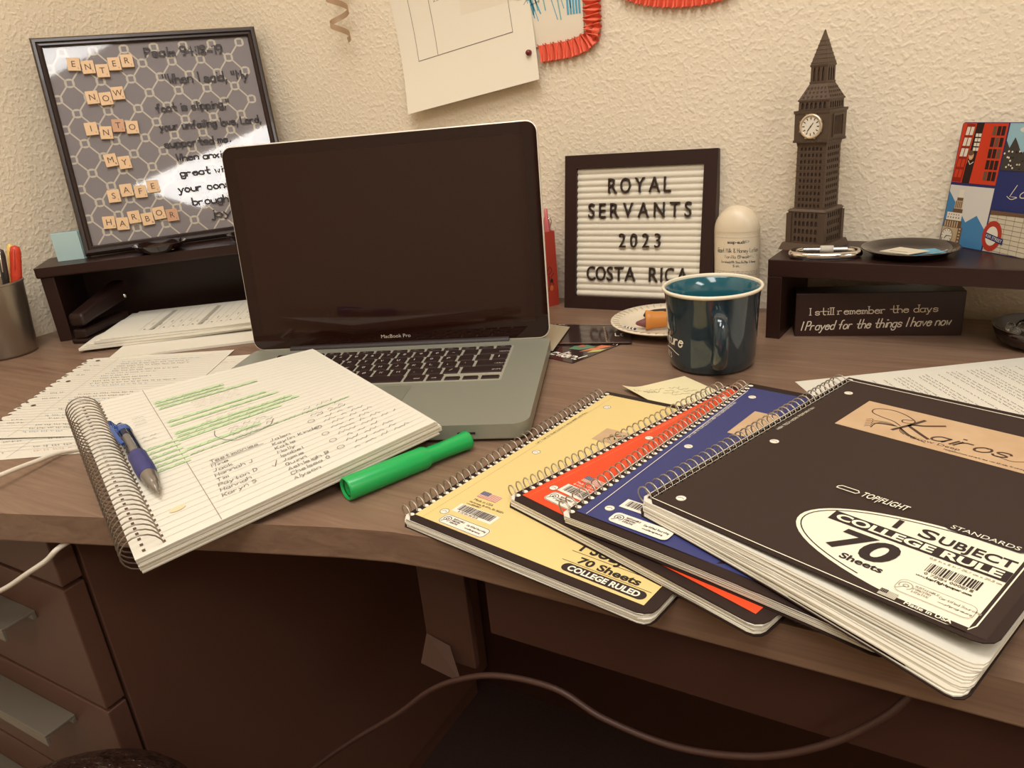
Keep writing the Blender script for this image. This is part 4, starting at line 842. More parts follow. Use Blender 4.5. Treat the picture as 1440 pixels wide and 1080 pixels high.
# trees and sky
k.rect(.0552, .1640, .0800, .1238, 5); k.ell(.085, .118, .018, .004, 6, .0001); k.poly([(.0552, .0800), (.0552, .1080), (.0600, .1010), (.0640, .1110), (.0690, .1040), (.0740, .0960), (.0780, .1000), (.0840, .0900), (.0950, .0960), (.110, .088), (.1640, .092), (.1640, .0800)], 13, .0002)
for i in range(26): u = random.uniform(.056, .085); k.ell(u, random.uniform(.082, .100), .0010, .0010, 2 if i % 2 else 4, .0003, 6)
k.rect(.0552, .1640, .0425, .0788, 10)
k.text('London', .0720, .0560, .0110, .0007, 4, .0002, slant=.5, sub=5); k.line([(.0690, .0560), (.074, .0535), (.080, .0555)], .0006, 4, .0002, smooth=5)
# roundel on a tiled wall
k.rect(.0552, .1640, .0008, .0412, 11)
for i in range(9): k.line([(.0552, .0030 + .0045 * i), (.1640, .0008 + .0048 * i - .004)], .0005, 12, .0001)
for i in range(11): k.line([(.066 + .009 * i, .0008), (.064 + .0095 * i, .040)], .0004, 12, .0001)
k.poly([(.0552, .0412), (.0552, .0370), (.1640, .0400), (.1640, .0412)], 9, .0002)
k.ell(.0622, .0165, .0110, .0150, 14, .0003, 32); k.ell(.0622, .0165, .0068, .0095, 4, .0004, 28); k.poly([(.0553, .0195), (.0760, .0150), (.0760, .0095), (.0553, .0140)], 10, .0005); k.bt('KER STREET', .0558, .0152, H=.0030, width=.0190, m=4, h=.0006, ang=-12.3)
k.build('pictures', PM, ph)
# quote sign
sg0 = V((-.1360, -.1067, DZ)); sd = V((.162, .0409, 0)).normalized(); sn = V((-sd.y, sd.x, 0))
sgn = thing('quote_sign', 'long dark wooden block sign with white lettering standing under the right riser', 'sign', mw=axes(sg0, sd, sn, (0, 0, 1)))
b = B(); b.box(0, .167, 0, .030, 0, .0490); b.build('block', mat('sign_espresso', (50, 28, 23), .42, spec=.35), sgn, bevel=.0006)
k = Ink(lambda u, v, h: (u, -h, v), h=.0002); k.text('I still remember the days', .0145, .0245, .0078, .0009, width=.129, ang=1.2, serif=True); k.text('I Prayed for the things I have now', .0060, .0070, .0098, .0011, width=.150, ang=2.0, slant=.28, sub=4); k.build('lettering', mat('sign_white', (226, 212, 190), .6), sgn)
# glass dish with beads
gd = thing('bead_dish', 'dark dish of clear glass beads at the right edge of the desk', 'dish', (.0960, -.0790, DZ))
b = B(); b.lathe([(0, 0), (.030, 0), (.040, .006), (.046, .020), (.044, .020), (.038, .009), (.028, .004), (0, .004)], 40); b.build('bowl', GLB, gd)
GL = mat('clear_bead_glass', (235, 230, 220), .05, trans=.9); bb = B(); bb.lathe([(.0001, -.0048)] + [(.005 * math.cos(R(a)), .005 * math.sin(R(a))) for a in range(-75, 76, 15)] + [(.0001, .0048)], 14); bead0 = None
random.seed(5)
for i in range(16):
    a, r_ = random.uniform(0, 6.28), .030 * math.sqrt((i + .5) / 16); p = (.0960 + r_ * math.cos(a * 3 + i * 2.4), -.0790 + r_ * math.sin(a * 3 + i * 2.4), DZ + .010 + (.008 if i < 5 else .004 * (r_ / .03)))
    if bead0 is None: bead0 = bb.build('glass_bead', GL, off=None); o = bead0; o.location = p
    else: o = copy_to(bead0, None, p)
    tag(o, 'clear round glass bead in the dark dish at the right edge', 'bead', 'clear glass beads in the dark dish')
# ================================================================== PAPERS ON THE DESK
def sheet(name, label, cat, c4, z, m, group=None, hf=None, n=10):
    """thin sheet on the desk, bilinear between four corners (a=origin, b along u, c opposite, d along v)"""
    c4 = [V((p[0], p[1], 0)) for p in c4]; o0 = (c4[0].x, c4[0].y, z)
    t = thing(name, label, cat, o0, group=group); hf = hf or (lambda u, v: 0)
    def P(u, v, h=0): q = (1 - u) * (1 - v) * c4[0] + u * (1 - v) * c4[1] + u * v * c4[2] + (1 - u) * v * c4[3]; return V((q.x - o0[0], q.y - o0[1], hf(u, v) + h))
    return t, P
def sheet_mesh(P, t, m, name='page', n=10, th=.00025):
    b = B(); g = [P(i / n, j / n, th) for j in range(n + 1) for i in range(n + 1)]; b.add(g, [(j * (n + 1) + i, j * (n + 1) + i + 1, (j + 1) * (n + 1) + i + 1, (j + 1) * (n + 1) + i) for j in range(n) for i in range(n)], 0, True)
    rim = [(i / n, 0) for i in range(n)] + [(1, i / n) for i in range(n)] + [(1 - i / n, 1) for i in range(n)] + [(0, 1 - i / n) for i in range(n)]; q = len(rim)
    b.add([P(u, v, th) for u, v in rim] + [P(u, v, 0) for u, v in rim], [(q + i, q + (i + 1) % q, (i + 1) % q, i) for i in range(q)]); return b.build(name, m, t)
# printed sheet under the black notebook
u_ = V((.1893, .1214, 0)).normalized(); v_ = V((u_.y, -u_.x, 0)); a0 = V((-.1109, -.2463, 0))
t, P = sheet('printed_sheet', 'white printed page of text lines under the black notebook, right side of the desk', 'paper', [a0, a0 + u_ * .2794, a0 + u_ * .2794 + v_ * .2159, a0 + v_ * .2159], DZ + .0002, PAPER)
sheet_mesh(P, t, PAPER)
k = Ink(lambda u, v, h: P(u / .2794, v / .2159, h), h=.0005)
x = .030
while x < .255:
    for j in range(random.choice((2, 3, 4, 1))):
        k.scrib(x, .016 + random.uniform(0, .004), random.uniform(.09, .18), .0017, 0, .0005, ang=90, step=.0010); x += .0042
    x += .006
k.build('printed_text', mat('toner', (120, 106, 96), .8), t)
# note card under the red notebook
t, P = sheet('note_card', 'small cream note card with handwriting in front of the mug', 'note', [(-.2602, -.3153), (-.2150, -.2600), (-.1640, -.2960), (-.2060, -.3460)], DZ + .0002, None, hf=lambda u, v: .006 * max(0, .35 - u) ** 2 * 8 * (1 - v))
sheet_mesh(P, t, mat('cream_note', (236, 222, 176), .8))
k = Ink(lambda u, v, h: P(u / .072, v / .064, h), h=.0005)
k.text('Friday', .006, .010, .0045, .0005, ang=35, jit=.2, slant=.2)
for i in range(4): k.scrib(.018 + .004 * i, .012 + .008 * i, .035, .0045, 0, .0005, ang=18)
k.build('handwriting', mat('note_ink', (130, 116, 96), .8), t)
# cards beside the laptop
DCARD = mat('black_gloss_card', (56, 40, 38), .12, coat=.3)
t, P = sheet('dark_folder', 'glossy black card folder lying beside the laptop and under the saucer edge', 'folder', [(-.3900, -.2050), (-.3020, -.1790), (-.3270, -.1130), (-.4380, -.1310)], DZ + .0016, None); sheet_mesh(P, t, DCARD, 'cover', 6, .0010)
k = Ink(lambda u, v, h: P(u, v, h), h=.0013); k.bt('Lt', .80, .35, H=.18, width=.10, m=0)
for i in range(12): k.rect(.68 - .004 * i * .2, .70 - .004 * i * .2, .04 + .07 * i, .075 + .07 * i, 1)
k.line([(.02, .955), (.30, .965), (.98, .965)], .02, 1, seg=.1); k.line([(.02, .02), (.98, .02)], .012, 1, seg=.1); k.scrib(.06, .93, .25, .05, 0, .012); k.build('print', [WHITE, mat('card_tan', (166, 138, 116), .5)], t)
t, P = sheet('promo_card', 'black postcard with white script and coloured shapes under the black folder', 'card', [(-.3950, -.2420), (-.3418, -.2557), (-.3100, -.1700), (-.3640, -.1540)], DZ + .0003, None); sheet_mesh(P, t, DCARD, 'card', 6, .0006)
k = Ink(lambda u, v, h: P(u, v, h), h=.0008); k.poly([(.30, .38), (.55, .42), (.75, .62), (.45, .62), (.28, .5)], 1); k.poly([(.62, .36), (.85, .55), (.95, .75), (.72, .70)], 2); k.poly([(.80, .38), (.97, .50), (.97, .62), (.78, .5)], 3); k.ell(.42, .55, .07, .05, 4, .0001, 12)
k.text('alien!', .20, .12, .17, .035, 0, slant=.3, width=.72); k.scrib(.8, .8, .2, .08, 0, .02); k.build('print', [WHITE, mat('pc_green', (90, 130, 100), .4), mat('pc_orange', (214, 120, 80), .4), mat('pc_lime', (190, 186, 110), .4), mat('pc_red', (186, 90, 76), .4)], t)
t, P = sheet('grey_card', 'grey card corner poking out from under the right side of the laptop', 'card', [(-.4300, -.2250), (-.3770, -.2330), (-.3970, -.1440), (-.4600, -.1300)], DZ + .0030, None, hf=lambda u, v: .001 * u); sheet_mesh(P, t, mat('grey_card', (176, 164, 138), .5), 'card', 4, .0006)
# loose handwritten sheets at the left
def torn_page(name, label, c4, z, ink1, torn, hf=None):
    t, P = sheet(name, label, 'paper', c4, z, PAPER, 'loose lined handwritten sheets', hf)
    n = 12; b = B(); o = []
    left = [(0, i / 60) for i in range(61)]
    if torn: left = [((-.012 if i % 3 else .016) + random.uniform(-.008, .008), i / 60) for i in range(61)]
    g_left = [P(u, v, .00025) for u, v in left]; g_in = [P(.03, i / 60, .00025) for i in range(61)]
    b.add(g_left + g_in, [(i, 61 + i, 61 + i + 1, i + 1) for i in range(60)])
    N = 10; gg = [P(.03 + .97 * i / N, j / N, .00025) for j in range(N + 1) for i in range(N + 1)]; b.add(gg, [(j * (N + 1) + i, j * (N + 1) + i + 1, (j + 1) * (N + 1) + i + 1, (j + 1) * (N + 1) + i) for j in range(N) for i in range(N)], 0, True)
    rim = [(.03 + .97 * i / N, 0) for i in range(N)] + [(1, i / N) for i in range(N)] + [(1 - .97 * i / N, 1) for i in range(N + 1)]; q = len(rim)
    b.add([P(u, v, .00025) for u, v in rim] + [P(u, v, 0) for u, v in rim], [(q + i, q + i + 1, i + 1, i) for i in range(q - 1)])
    b.build('page', PAPER, t)
    k = Ink(P, h=.0006)
    for i in range(30): k.line([(.03, .06 + .03 * i), (.99, .06 + .03 * i)], .0016, 0, seg=.15)
    k.line([(.22, .01), (.22, .99)], .002, 0, seg=.15)
    for i in range(26):
        v = .09 + .034 * i; m_ = 1 if i % 5 else ink1
        if random.random() < .85: k.scrib(.26 + random.uniform(0, .05), v, random.uniform(.2, .62), .014, m_, .003, .0002)
        if random.random() < .4: k.scrib(.08, v, random.uniform(.05, .11), .012, 1, .003, .0002)
    if torn:
        for v in (.05, .35, .65, .92): k.ell(.085, v, .016, .010, 4, .0002, 12)
        for i in range(0, 60, 4): k.ell(.015, i / 60 + .01, .012, .005, 4, .0002, 8)
    k.build('handwriting', [RULE, INKB, BLUEINK, PINK_INK, mat('hole_shadow', (84, 58, 46), .8)], t)
    return t, P
torn_page('loose_sheet', 'lowest lined sheet with its bottom edge showing near the desk front', [(-.930, -.424), (-.740, -.322), (-.612, -.562), (-.798, -.668)], DZ + .0002, 3, False)
torn_page('loose_sheet', 'lined sheet torn from a spiral pad with ragged left edge and blue notes', [(-.985, -.412), (-.800, -.327), (-.672, -.558), (-.845, -.632)], DZ + .0011, 2, True, lambda u, v: .002 * max(0, v - .8) * 5 * max(0, .8 - u))
# paper stack in front of the left riser
stk_c = V((-1.000, -.400, 0)); sd_ = V((.80, .60, 0)); sv_ = V((-.60, .80, 0))
labs = ['bottom sheet of the white paper stack under the left riser, its corner sticking out', 'second sheet from the bottom of the paper stack under the left riser', 'middle sheet of the paper stack under the left riser', 'fourth sheet from the bottom of the paper stack under the left riser', 'topmost sheet of the paper stack under the left riser, printed with a grid']
offs = [(-.950, -.4080, .66, .75), (-1.0293, -.4000, .80, .60), (-1.022, -.392, .82, .573), (-1.012, -.386, .81, .586), (-1.006, -.380, .82, .573)]
for i, (x, y, dx, dy) in enumerate(offs):
    du = V((dx, dy, 0)).normalized(); dv = V((-du.y, du.x, 0)); Ln, Wn = (.2794, .150) if i else (.22, .15)
    if i == 0: du = V((.58, .815, 0)).normalized(); du = V((.80, .60, 0)); dv = V((-.6, .8, 0)); Ln = .20
    z = DZ + .0004 + .0038 * i
    a0 = V((x, y, 0)); c4 = [a0, a0 + du * Ln, a0 + du * Ln + dv * Wn, a0 + dv * Wn]
    t, P = sheet('paper_sheet', labs[i], 'paper', c4, z, PAPER, 'sheets in the paper stack under the left riser', (lambda u, v: .004 * max(0, u - .5) * 2 * max(0, .6 - v)) if i else None)
    sheet_mesh(P, t, PAPER, n=6, th=.0034 if i < 4 else .0012)
    k = Ink(lambda u, v, h: P(u / .2794, v / .150, h), h=.0036 if i < 4 else .0016)
    if i == 4:
        for c in range(16): k.line([(.045 + .0135 * c, .022), (.045 + .0135 * c, .135)], .0004, 0, seg=.02)
        for c in (1, 6, 12, 15): k.grid(.046 + .0135 * c, .050 + .0135 * c + .002, .022, .130, 1, 4, 1)
        for c in range(14):
            k.ell(.051 + .0135 * c, .028, .0016, .0016, 2, 0, 8); k.scrib(.054 + .0135 * c, .04 + .02 * random.random(), .012, .002, 2, .0008, ang=90, step=.001)
    elif i: k.scrib(.006, .006, .016, .003, 2, .0008); k.scrib(.020, .009, .010, .002, 2, .0008)
    if i in (1, 4): k.build('printed_lines', [mat('form_line', (176, 168, 152), .8), mat('form_band', (168, 162, 146), .8), INKB], t)
# ================================================================== PEN CUP
CUP = V((-1.152, -.4310, DZ)); cup = thing('pen_cup', 'tapered steel mesh pen cup at the left edge of the desk', 'pen cup', CUP)
b = B(); b.lathe([(.0, .001), (.036, .001), (.037, 0), (.0375, .004), (.0455, .098), (.0470, .1015), (.0455, .1035), (.0440, .100), (.0360, .006), (0, .004)], 48); b.build('cup', mat('brushed_steel', (150, 138, 124), .28, metal=.8), cup)
def cup_pen(nm, lab, base_, tip, r, m, m2=None, kind=0):
    t = thing(nm, lab, 'pen', CUP + V(base_), group='pens in the steel cup'); d = V(tip) - V(base_); L_ = d.length; b = B()
    b.lathe([(r * .4, 0), (r, .01), (r, L_ * .72)], 14, axis=d); b.build('barrel', m, t)
    b = B(); b.lathe([(r * 1.08, L_ * .70), (r * 1.08, L_ * .93), (r * .8, L_ - .002), (0, L_)], 14, axis=d); b.build('cap', m2 or m, t)
    b = B(); s_ = d.normalized().cross(V((.6, -.8, 0))).normalized(); fr = V((.75, -.65, 0)) * (r * 1.25); q = d.normalized(); b.tube([q * L_ * .97 + fr * .6, q * L_ * .96 + fr, q * L_ * .78 + fr * 1.1], .0009, 6); b.build('clip', CHROME if kind == 1 else (m2 or m), t)
D_ = (.484, .875)
def tipat(d, n_, z): return (D_[0] * d - D_[1] * n_, D_[1] * d + D_[0] * n_, z)
cup_pen('pen', 'teal pen leaning left in the steel cup', tipat(.012, -.004, .006), tipat(.010, -.030, .128), .0042, mat('teal_pen', (60, 132, 150), .35))
cup_pen('pen', 'black pen with a silver clip in the steel cup', tipat(.012, .004, .006), tipat(.031, -.006, .147), .0046, mat('black_pen', (54, 48, 48), .3), None, 1)
cup_pen('pen', 'yellow pen behind the red marker in the steel cup', tipat(.014, .012, .006), tipat(.043, .014, .150), .0042, mat('yellow_pen', (236, 200, 110), .4))
cup_pen('marker_pen', 'red-orange marker leaning right in the steel cup', tipat(.014, -.008, .006), tipat(.049, .000, .148), .0066, mat('red_marker', (206, 62, 36), .35))
# ================================================================== LEFT RISER AND WHAT STANDS ON IT
LZ = .851; l0 = V((-1.1280, -.3754, 0)); ld = V((.741, .671, 0)).normalized(); ln_ = V((-ld.y, ld.x, 0))
lr = thing('corner_riser', 'dark brown corner riser shelf in the left corner of the desk', 'shelf', (l0.x, l0.y, DZ))
fr_ = l0 + ld * .420
poly = [l0 - l0, fr_ - l0, V((-.770, -.012, 0)) - l0, V((-1.140, -.012, 0)) - l0, V((-1.196, -.070, 0)) - l0, V((-1.196, -.312, 0)) - l0]
b = B(); b.prism([(p.x, p.y) for p in poly], LZ - DZ - .015, LZ - DZ); b.build('shelf_top', DARKWOOD, lr, bevel=.003, seg=3)
b = B(); b.obox(ld * .004 + ln_ * .004, ld * .018, ln_ * .116, (0, 0, LZ - DZ - .0152)); b.build('side_panel', DARKWOOD, lr, bevel=.001)
b = B(); b.obox(ld * .398 + ln_ * .004, ld * .018, ln_ * .070, (0, 0, LZ - DZ - .0152)); b.build('side_panel', DARKWOOD, lr, bevel=.001)
b = B(); b.obox(ln_ * .120 + ld * .004, ld * .350, ln_ * .009, (0, 0, LZ - DZ - .0152)); b.build('back_panel', DARKWOOD, lr, bevel=.001)
# stapler in the shade
sp0 = l0 + ld * .065 + ln_ * .022; sp = thing('stapler', 'black stapler standing in the shade under the left riser', 'stapler', (sp0.x, sp0.y, DZ), R(110))
b = B(); b.box(-.055, .055, -.017, .017, 0, .008); b.box(-.055, .045, -.010, .010, .008, .022); b.build('base', BLACKP, sp, bevel=.003)
b = B(); b.add([(-.055, -.012, .026), (.055, -.012, .040), (.055, .012, .040), (-.055, .012, .026), (-.055, -.012, .044), (.055, -.012, .070), (.055, .012, .070), (-.055, .012, .044)], [(0, 3, 2, 1), (4, 5, 6, 7), (0, 1, 5, 4), (1, 2, 6, 5), (2, 3, 7, 6), (3, 0, 4, 7)]); b.build('arm', BLACKP, sp, bevel=.005, seg=3)
b = B(); b.lathe([(0, -.014), (.004, -.014), (.004, .014), (0, .014)], 12, (.046, 0, .046), axis=(0, 1, 0)); b.build('pivot', CHROME, sp)
# sticky-note cube
nx = V((.74, .67, 0)).normalized(); sc0 = V((-1.1430, -.3290, LZ))
ny = V((-.67, .74, 0)).normalized()
sn_ = thing('sticky_note_pad', 'pale blue sticky note pad standing on edge at the left end of the corner riser', 'note pad', mw=axes(sc0, ld * .86 + ln_ * -.5, ln_ * .86 + ld * .5, (0, 0, 1)))
SNB = mat('pale_blue_note', (180, 206, 204), .7); SNE = mat('note_edge', (140, 164, 164), .7)
sn_.matrix_world = axes(sc0, nx, ny, (0, 0, 1))
b = B(); b.box(0, .037, 0, .0030, 0, .041); b.build('front_sheet', SNB, sn_, bevel=.0004)
b = B()
for i in range(4): b.box(.0005 + .0006 * i, .0385 + .0008 * i, .0034 + .0034 * i, .0064 + .0034 * i, 0, .0405 + .0004 * (i % 2))
b.build('pages', [SNE], sn_)['kind'] = 'stuff'
# memo board
mb0 = V((-1.1094, -.3057, LZ + .0045)); th_ = .9128; tt = .2346; ms = .972
mx = V((math.cos(th_), math.sin(th_), 0)); mk_ = V((-mx.y, mx.x, 0)); mz = mk_ * math.sin(tt) + V((0, 0, math.cos(tt))); my = mz.cross(mx)
mbd = thing('memo_frame', 'black framed board with grey lattice fabric, letter tiles and marker verse in the corner', 'picture frame', mw=axes(mb0, mx * ms, my * ms, mz * ms))
FS = .320; prof = [(0, .016), (0, -.001), (.003, -.0045), (.0065, -.0045), (.008, -.002), (.0115, -.003), (.0135, 0), (.0135, .016)]
MFR = mat('black_moulding', (50, 36, 32), .3, coat=.15)
for s_ in range(4):
    b = B(); A_ = []; C_ = []
    for d_, y in prof:
        a_ = [(d_, d_), (FS - d_, d_), (FS - d_, FS - d_), (d_, FS - d_)]; p, q = a_[s_], a_[(s_ + 1) % 4]; A_.append((p[0], y, p[1])); C_.append((q[0], y, q[1]))
    n = len(prof); b.add(A_ + C_, [(i, n + i, n + (i + 1) % n, (i + 1) % n) for i in range(n)] + [list(range(n))[::-1], list(range(n, 2 * n))]); b.build('frame_bar', MFR, mbd)
b = B(); b.box(.013, FS - .013, .0035, .011, .013, FS - .013); b.build('fabric_backing', mat('grey_fabric', (172, 162, 162), .95, bump=(1800, .4, .0005)), mbd)
k = Ink(lambda u, v, h: (u, .0035 - h, v), h=.0002); sxp, syp = .0425, .0222; ring = .0058
def clip_in(p): return .0135 < p[0] < FS - .0135 and .0135 < p[1] < FS - .0135
for j in range(15):
    for i in range(-1, 9):
        cx, cy = .016 + i * sxp + (j % 2) * sxp / 2, .010 + j * syp
        if clip_in((cx, cy)): k.line(rrect(cx - ring, cx + ring, cy - ring * .85, cy + ring * .85, ring * .5, 3), .0023, 0, 0, closed=True); k.line(rrect(cx - ring * .75, cx + ring * .75, cy - ring * 1.05, cy + ring * 1.05, ring * .5, 3), .0016, 0, .0001, closed=True)
        for sx in (-1, 1):
            p, q = (cx + sx * ring * .9, cy + ring * .8), (cx + sx * (sxp / 2 - ring * .9), cy + syp - ring * .8)
            if clip_in(p) and clip_in(q): k.line([p, ((p[0] * .7 + q[0] * .3), p[1] * .7 + q[1] * .3), q], .0023, 0)
k.build('lattice_print', mat('lattice_cream', (244, 232, 212), .9), mbd)
b = B(); b.box(.0133, FS - .0133, .0008, .0024, .0133, FS - .0133); b.build('glass_pane', thin_glass('pane_glass', (1, 1, 1), .03), mbd)
TILEM = mat('letter_tile_wood', (232, 196, 152), .5, var=(90, (220, 180, 136))); TILED = mat('letter_tile_wood_dark', (200, 152, 116), .5); tb = B(); tb.box(-.0085, .0085, -.0035, 0, -.0093, .0093); tmesh = tb.mesh('letter_tile', TILEM); tb = B(); tb.box(-.0085, .0085, -.0035, 0, -.0093, .0093); tmeshd = tb.mesh('letter_tile', TILED)
val = dict(E=1, N=1, T=1, R=1, O=1, W=4, I=1, M=3, Y=4, S=1, A=1, F=4, H=4, B=3)
TI = mat('tile_ink', (92, 62, 44), .6)
for wd, u0, u1, v0, ys in (('ENTER', .0497, .1230, .2740, (5, 0, -6, 2, 5)), ('NOW', .0635, .0995, .2300, (0, -3, 3)), ('INTO', .0515, .1080, .1815, (3, -4, 4, 0)), ('MY', .0672, .0855, .1340, (2, -3)), ('SAFE', .0592, .1168, .0860, (-3, 3, -1, 4)), ('HARBOR', .0436, .1345, .0445, (0, -4, 3, -2, 4, -1))):
    for i, c in enumerate(wd):
        u = u0 + (u1 - u0) * i / (len(wd) - 1); v = v0 + ys[i] * .0011
        dk = (wd == 'HARBOR' and i == 5) or (wd == 'INTO' and i == 2)
        o = bpy.data.objects.new('letter_tile', tmeshd if dk else tmesh); col.objects.link(o); o.parent = mbd; o.location = (u, .0007, v); o.rotation_euler = (0, R(random.uniform(-4, 4)), 0)
        k = Ink(lambda a, q, h: (a, -.0035 - h, q), h=.0002); vv, ff = bfont(c); xa, xb = min(p[0] for p in vv), max(p[0] for p in vv); k.bt(c, -(xb - xa) * .0085 / .7 / 2 - .0003, -.0040, H=.0088); k.text(str(val[c]), .0050, -.0070, .0022, .0005); k.build('tile_letter', TI, o)
k = Ink(lambda u, v, h: (u, .0007 - h, v), h=.0001)
for s_, u, v, wd, H_ in (('Psalm 94:18-19', .150, .2845, .116, .0125), ('"When I said, "My', .166, .2430, .130, .0135), ('foot is slipping,"', .147, .2020, .112, .0110), ('your unfailing love, Lord,', .146, .1740, .154, .0105), ('supported me.', .147, .1475, .100, .0105), ('When anxiety was', .160, .1245, .125, .0105), ('great within me,', .160, .1010, .125, .0105), ('your consolation', .152, .0770, .135, .0115), ('brought me', .168, .0545, .090, .0115), ('joy', .191, .0320, .034, .0120)):
    k.text(s_, u, v, H_, .0024, jit=.16, width=wd, ang=-.8)
k.build('marker_verse', mat('marker_ink', (44, 32, 32), .5), mbd)
# small dishes on the corner riser
dz = (l0 + ld * .170 + ln_ * .022); dish('small black dish with keys on the corner riser under the memo frame', (dz.x, dz.y, LZ), .0385, .0130, GLB)
k_ = B(); k_.tube([(.010 * math.cos(R(a)), .010 * math.sin(R(a)), .0) for a in range(0, 360, 20)], .0010, 6, True); k_.box(.008, .030, -.003, .001, -.001, .0008); tag(k_.build('key_ring', CHROME, off=None), 'silver key ring lying in the small black dish on the corner riser', 'keys').location = (dz.x, dz.y, LZ + .0048)
dz = (l0 + ld * .305 + ln_ * .022); dish('small black dish on the corner riser beside the laptop lid', (dz.x, dz.y, LZ), .0385, .0130, GLB)
# ================================================================== ON THE WALL
# pinned page
w0 = V((-.6966, 0, 1.0091)); wu = V((.2151, 0, .0285)).normalized(); wv = V((-wu.z, 0, wu.x))
wp = thing('pinned_page', 'white printed page pinned to the back wall above the laptop', 'paper', (-.59, -.003, 1.15))
def wpP(u, v, h=0):
    p = w0 + wu * u + wv * v; curl = .001 + .019 * max(0, 1 - v / .14) ** 2 * (.65 + .35 * (1 - u / .216)) + .0035 * max(0, u / .216 - .75) * max(0, 1 - v / .1); return V((p.x + .59, -curl - h + .003, p.z - 1.15))
b = B(); N = 12; WPW, WPH = .2165, .2794
for h in (0, .0003): b.add([wpP(WPW * i / N, WPH * j / N, h) for j in range(N + 1) for i in range(N + 1)], [(j * (N + 1) + i, j * (N + 1) + i + 1, (j + 1) * (N + 1) + i + 1, (j + 1) * (N + 1) + i) for j in range(N) for i in range(N)], 0, True)
b.build('page', mat('wall_paper_white', (238, 226, 204), .8), wp)
k = Ink(wpP, h=.0006)
k.line([(.030, .0655), (.186, .0655)], .0009, 0, seg=.02); k.line([(.030, .0655), (.030, .26)], .0007, 0, seg=.02); k.line([(.064, .0655), (.064, .26)], .0007, 0, seg=.02); k.line([(.186, .0655), (.186, .26)], .0006, 1, seg=.02)
for i in range(14): k.scrib(.072, .132 + .0058 * i, (.050, .030, .045, .052, .020, .04, .048)[i % 7], .0024, 1, .0007, step=.0013)
k.build('printed_lines', [INKB, mat('wall_print', (92, 80, 72), .8)], wp)
pn = wpP(.2050, .0360, 0) + V((-.59, -.003, 1.15)) + V((1.18, 0, 0)) if False else None
q = w0 + wu * .2065 + wv * .0350
b = B(); b.lathe([(.0006, .010), (.0006, -.002), (.0036, -.002), (.0038, -.006), (.0030, -.0085), (0, -.009)], 16, axis=(0, 1, 0)); tag(b.build('push_pin', mat('maroon_pin', (118, 36, 34), .3), off=None), 'dark red push pin in the corner of the pinned page', 'push pin').location = (q.x, -.0060, q.z)
# orange paper garland frames
ORG = mat('orange_crepe', (238, 104, 74), .6)
def garland(name, label, path, wdt, off, pitch=.0055):
    q = catmull(path, 14); L_ = [0]
    for a, c in zip(q, q[1:]): L_.append(L_[-1] + (c - a).length)
    n = int(L_[-1] / pitch * 6); b = B(); rows_ = []; j = 0
    for i in range(n + 1):
        s_ = L_[-1] * i / n
        while j < len(L_) - 2 and L_[j + 1] < s_: j += 1
        f_ = (s_ - L_[j]) / max(1e-9, L_[j + 1] - L_[j]); p = q[j].lerp(q[j + 1], f_); t_ = (q[j + 1] - q[j]).normalized(); nn = V((-t_.z, 0, t_.x)); ph_ = 2 * math.pi * i / 6
        for r_ in range(5):
            g = (r_ / 4 - .5) * wdt * (1 + .10 * math.cos(ph_) * abs(r_ - 2) / 2); rows_.append(p + nn * g + V((0, -.006 - .0045 * math.sin(ph_) * (1 if r_ % 4 == 0 else .55), 0)) + t_ * .0012 * math.sin(ph_ * .5 + r_))
    b.add(rows_, [(i * 5 + r_, i * 5 + r_ + 1, (i + 1) * 5 + r_ + 1, (i + 1) * 5 + r_) for i in range(n) for r_ in range(4)], 0, True)
    for i in range(0, n, 6):
        for r_ in (1, 2, 3): p = V(rows_[i * 5 + r_]); b.lathe([(.0012, -.0065), (.0012, 0)], 6, p, axis=(0, 1, 0)) if False else None
    o = b.build(name, ORG, off=off); return tag(o, label, 'garland', 'orange pleated paper garlands on the back wall')
garland('paper_garland', 'orange pleated garland edging the blue drawing, beside the pinned page', [(-.4835, 0, 1.0680), (-.45, 0, 1.0692), (-.435, 0, 1.0705), (-.4165, 0, 1.0760), (-.4085, 0, 1.0850), (-.4070, 0, 1.1100), (-.4070, 0, 1.285), (-.4105, 0, 1.297), (-.423, 0, 1.302), (-.455, 0, 1.302), (-.60, 0, 1.302)], .0215, (-.45, 0, 1.09))
garland('paper_garland', 'orange pleated garland hanging in a curve at the top edge, right of the drawing', [(-.30, 0, 1.300), (-.355, 0, 1.300), (-.369, 0, 1.295), (-.373, 0, 1.282), (-.372, 0, 1.15), (-.363, 0, 1.1285), (-.335, 0, 1.1160), (-.30, 0, 1.1095), (-.262, 0, 1.1085), (-.238, 0, 1.1150), (-.227, 0, 1.136), (-.226, 0, 1.282), (-.230, 0, 1.295), (-.244, 0, 1.300), (-.298, 0, 1.300)], .0215, (-.30, 0, 1.11))
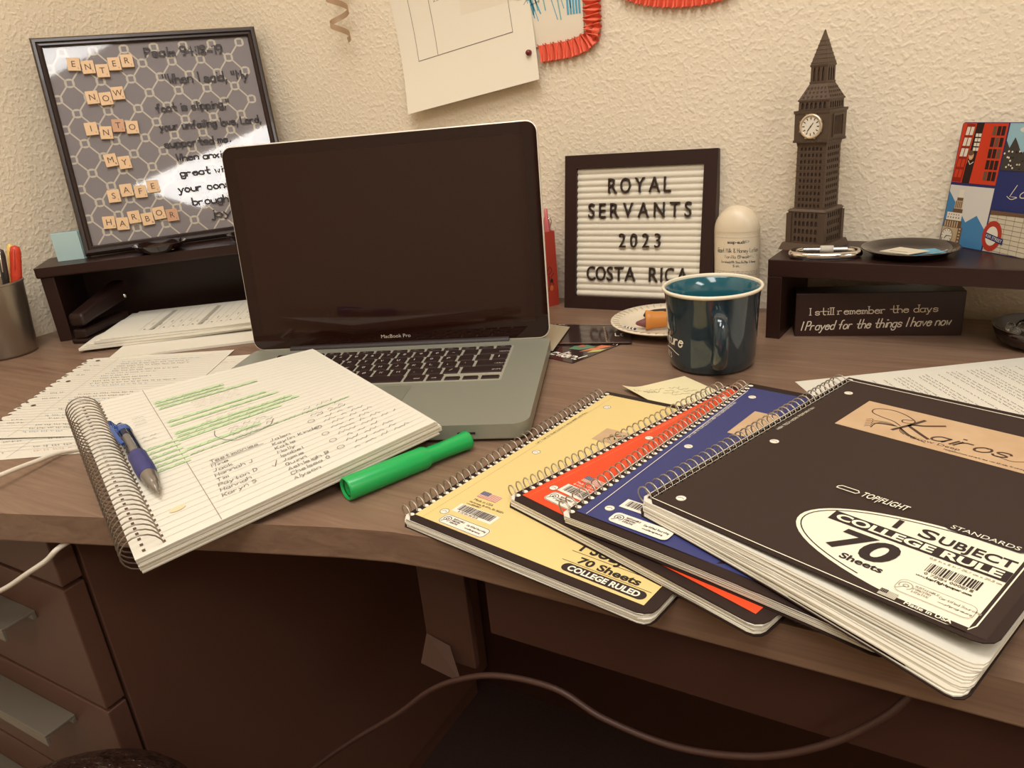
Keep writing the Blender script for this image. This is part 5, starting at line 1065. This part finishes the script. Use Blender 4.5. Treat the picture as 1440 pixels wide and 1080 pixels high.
dr = thing('drawing', 'child drawing in blue crayon scribbles on white paper above the orange garland', 'drawing', (-.50, -.0018, 1.18))
b = B(); pts = [(-.10, .12), (-.10, -.100)] + [(-.06, -.1015), (-.02, -.1035), (.02, -.1035), (.05, -.1015), (.0795, -.0955)] + [(.0795, .12)]; n = len(pts)
b.add([(x, 0, z) for x, z in pts] + [(x, -.0006, z) for x, z in pts], [list(range(n)), list(range(2 * n - 1, n - 1, -1))] + [(i, n + i, n + (i + 1) % n, (i + 1) % n) for i in range(n)]); b.build('page', mat('drawing_paper', (236, 222, 198), .8), dr)
k = Ink(lambda u, v, h: (u, -.0007 - h, v), h=.0003); random.seed(21)
for i in range(16): u = random.uniform(-.02, .045); k.line([(u, .05 + random.uniform(0, .06)), (u + random.uniform(.0, .012), .0), (u + random.uniform(.012, .03), -.075 + random.uniform(0, .03))], random.choice((.0010, .0016)), i % 2, 0, smooth=5)
for i in range(5): u = .045 + .004 * i; k.line([(u, .06), (u + .012, -.03), (u + .014, -.07)], .0026, 0, 0, smooth=4)
k.line([(-.05, -.03), (-.01, -.045), (.01, -.038), (-.005, -.055), (.02, -.05)], .0009, 2, 0, smooth=5)
k.build('crayon_scribbles', [mat('crayon_blue', (84, 168, 200), .8), mat('crayon_teal', (130, 180, 178), .8), mat('crayon_grey', (170, 160, 160), .8)], dr)
# curled ribbon
b = B(); vs_ = []
for i in range(241):
    t_ = i / 240; a = t_ * 12.4 * math.pi + .3; r_ = .0225 - .0095 * t_; p = V((-.7930 + r_ * math.cos(a) + .004 * math.sin(3 * t_), -.0280 + r_ * math.sin(a), 1.330 - .212 * t_)); up = V((.0012 * math.cos(a + 1), 0, .0036)); vs_ += [p - up, p + up]
b.add(vs_, [(2 * i, 2 * i + 2, 2 * i + 3, 2 * i + 1) for i in range(240)], 0, True); tag(b.build('curled_ribbon', mat('bronze_ribbon', (184, 152, 120), .4), off=(-.7925, -.0235, 1.33)), 'curled brown gift ribbon hanging on the back wall left of the pinned page', 'ribbon')
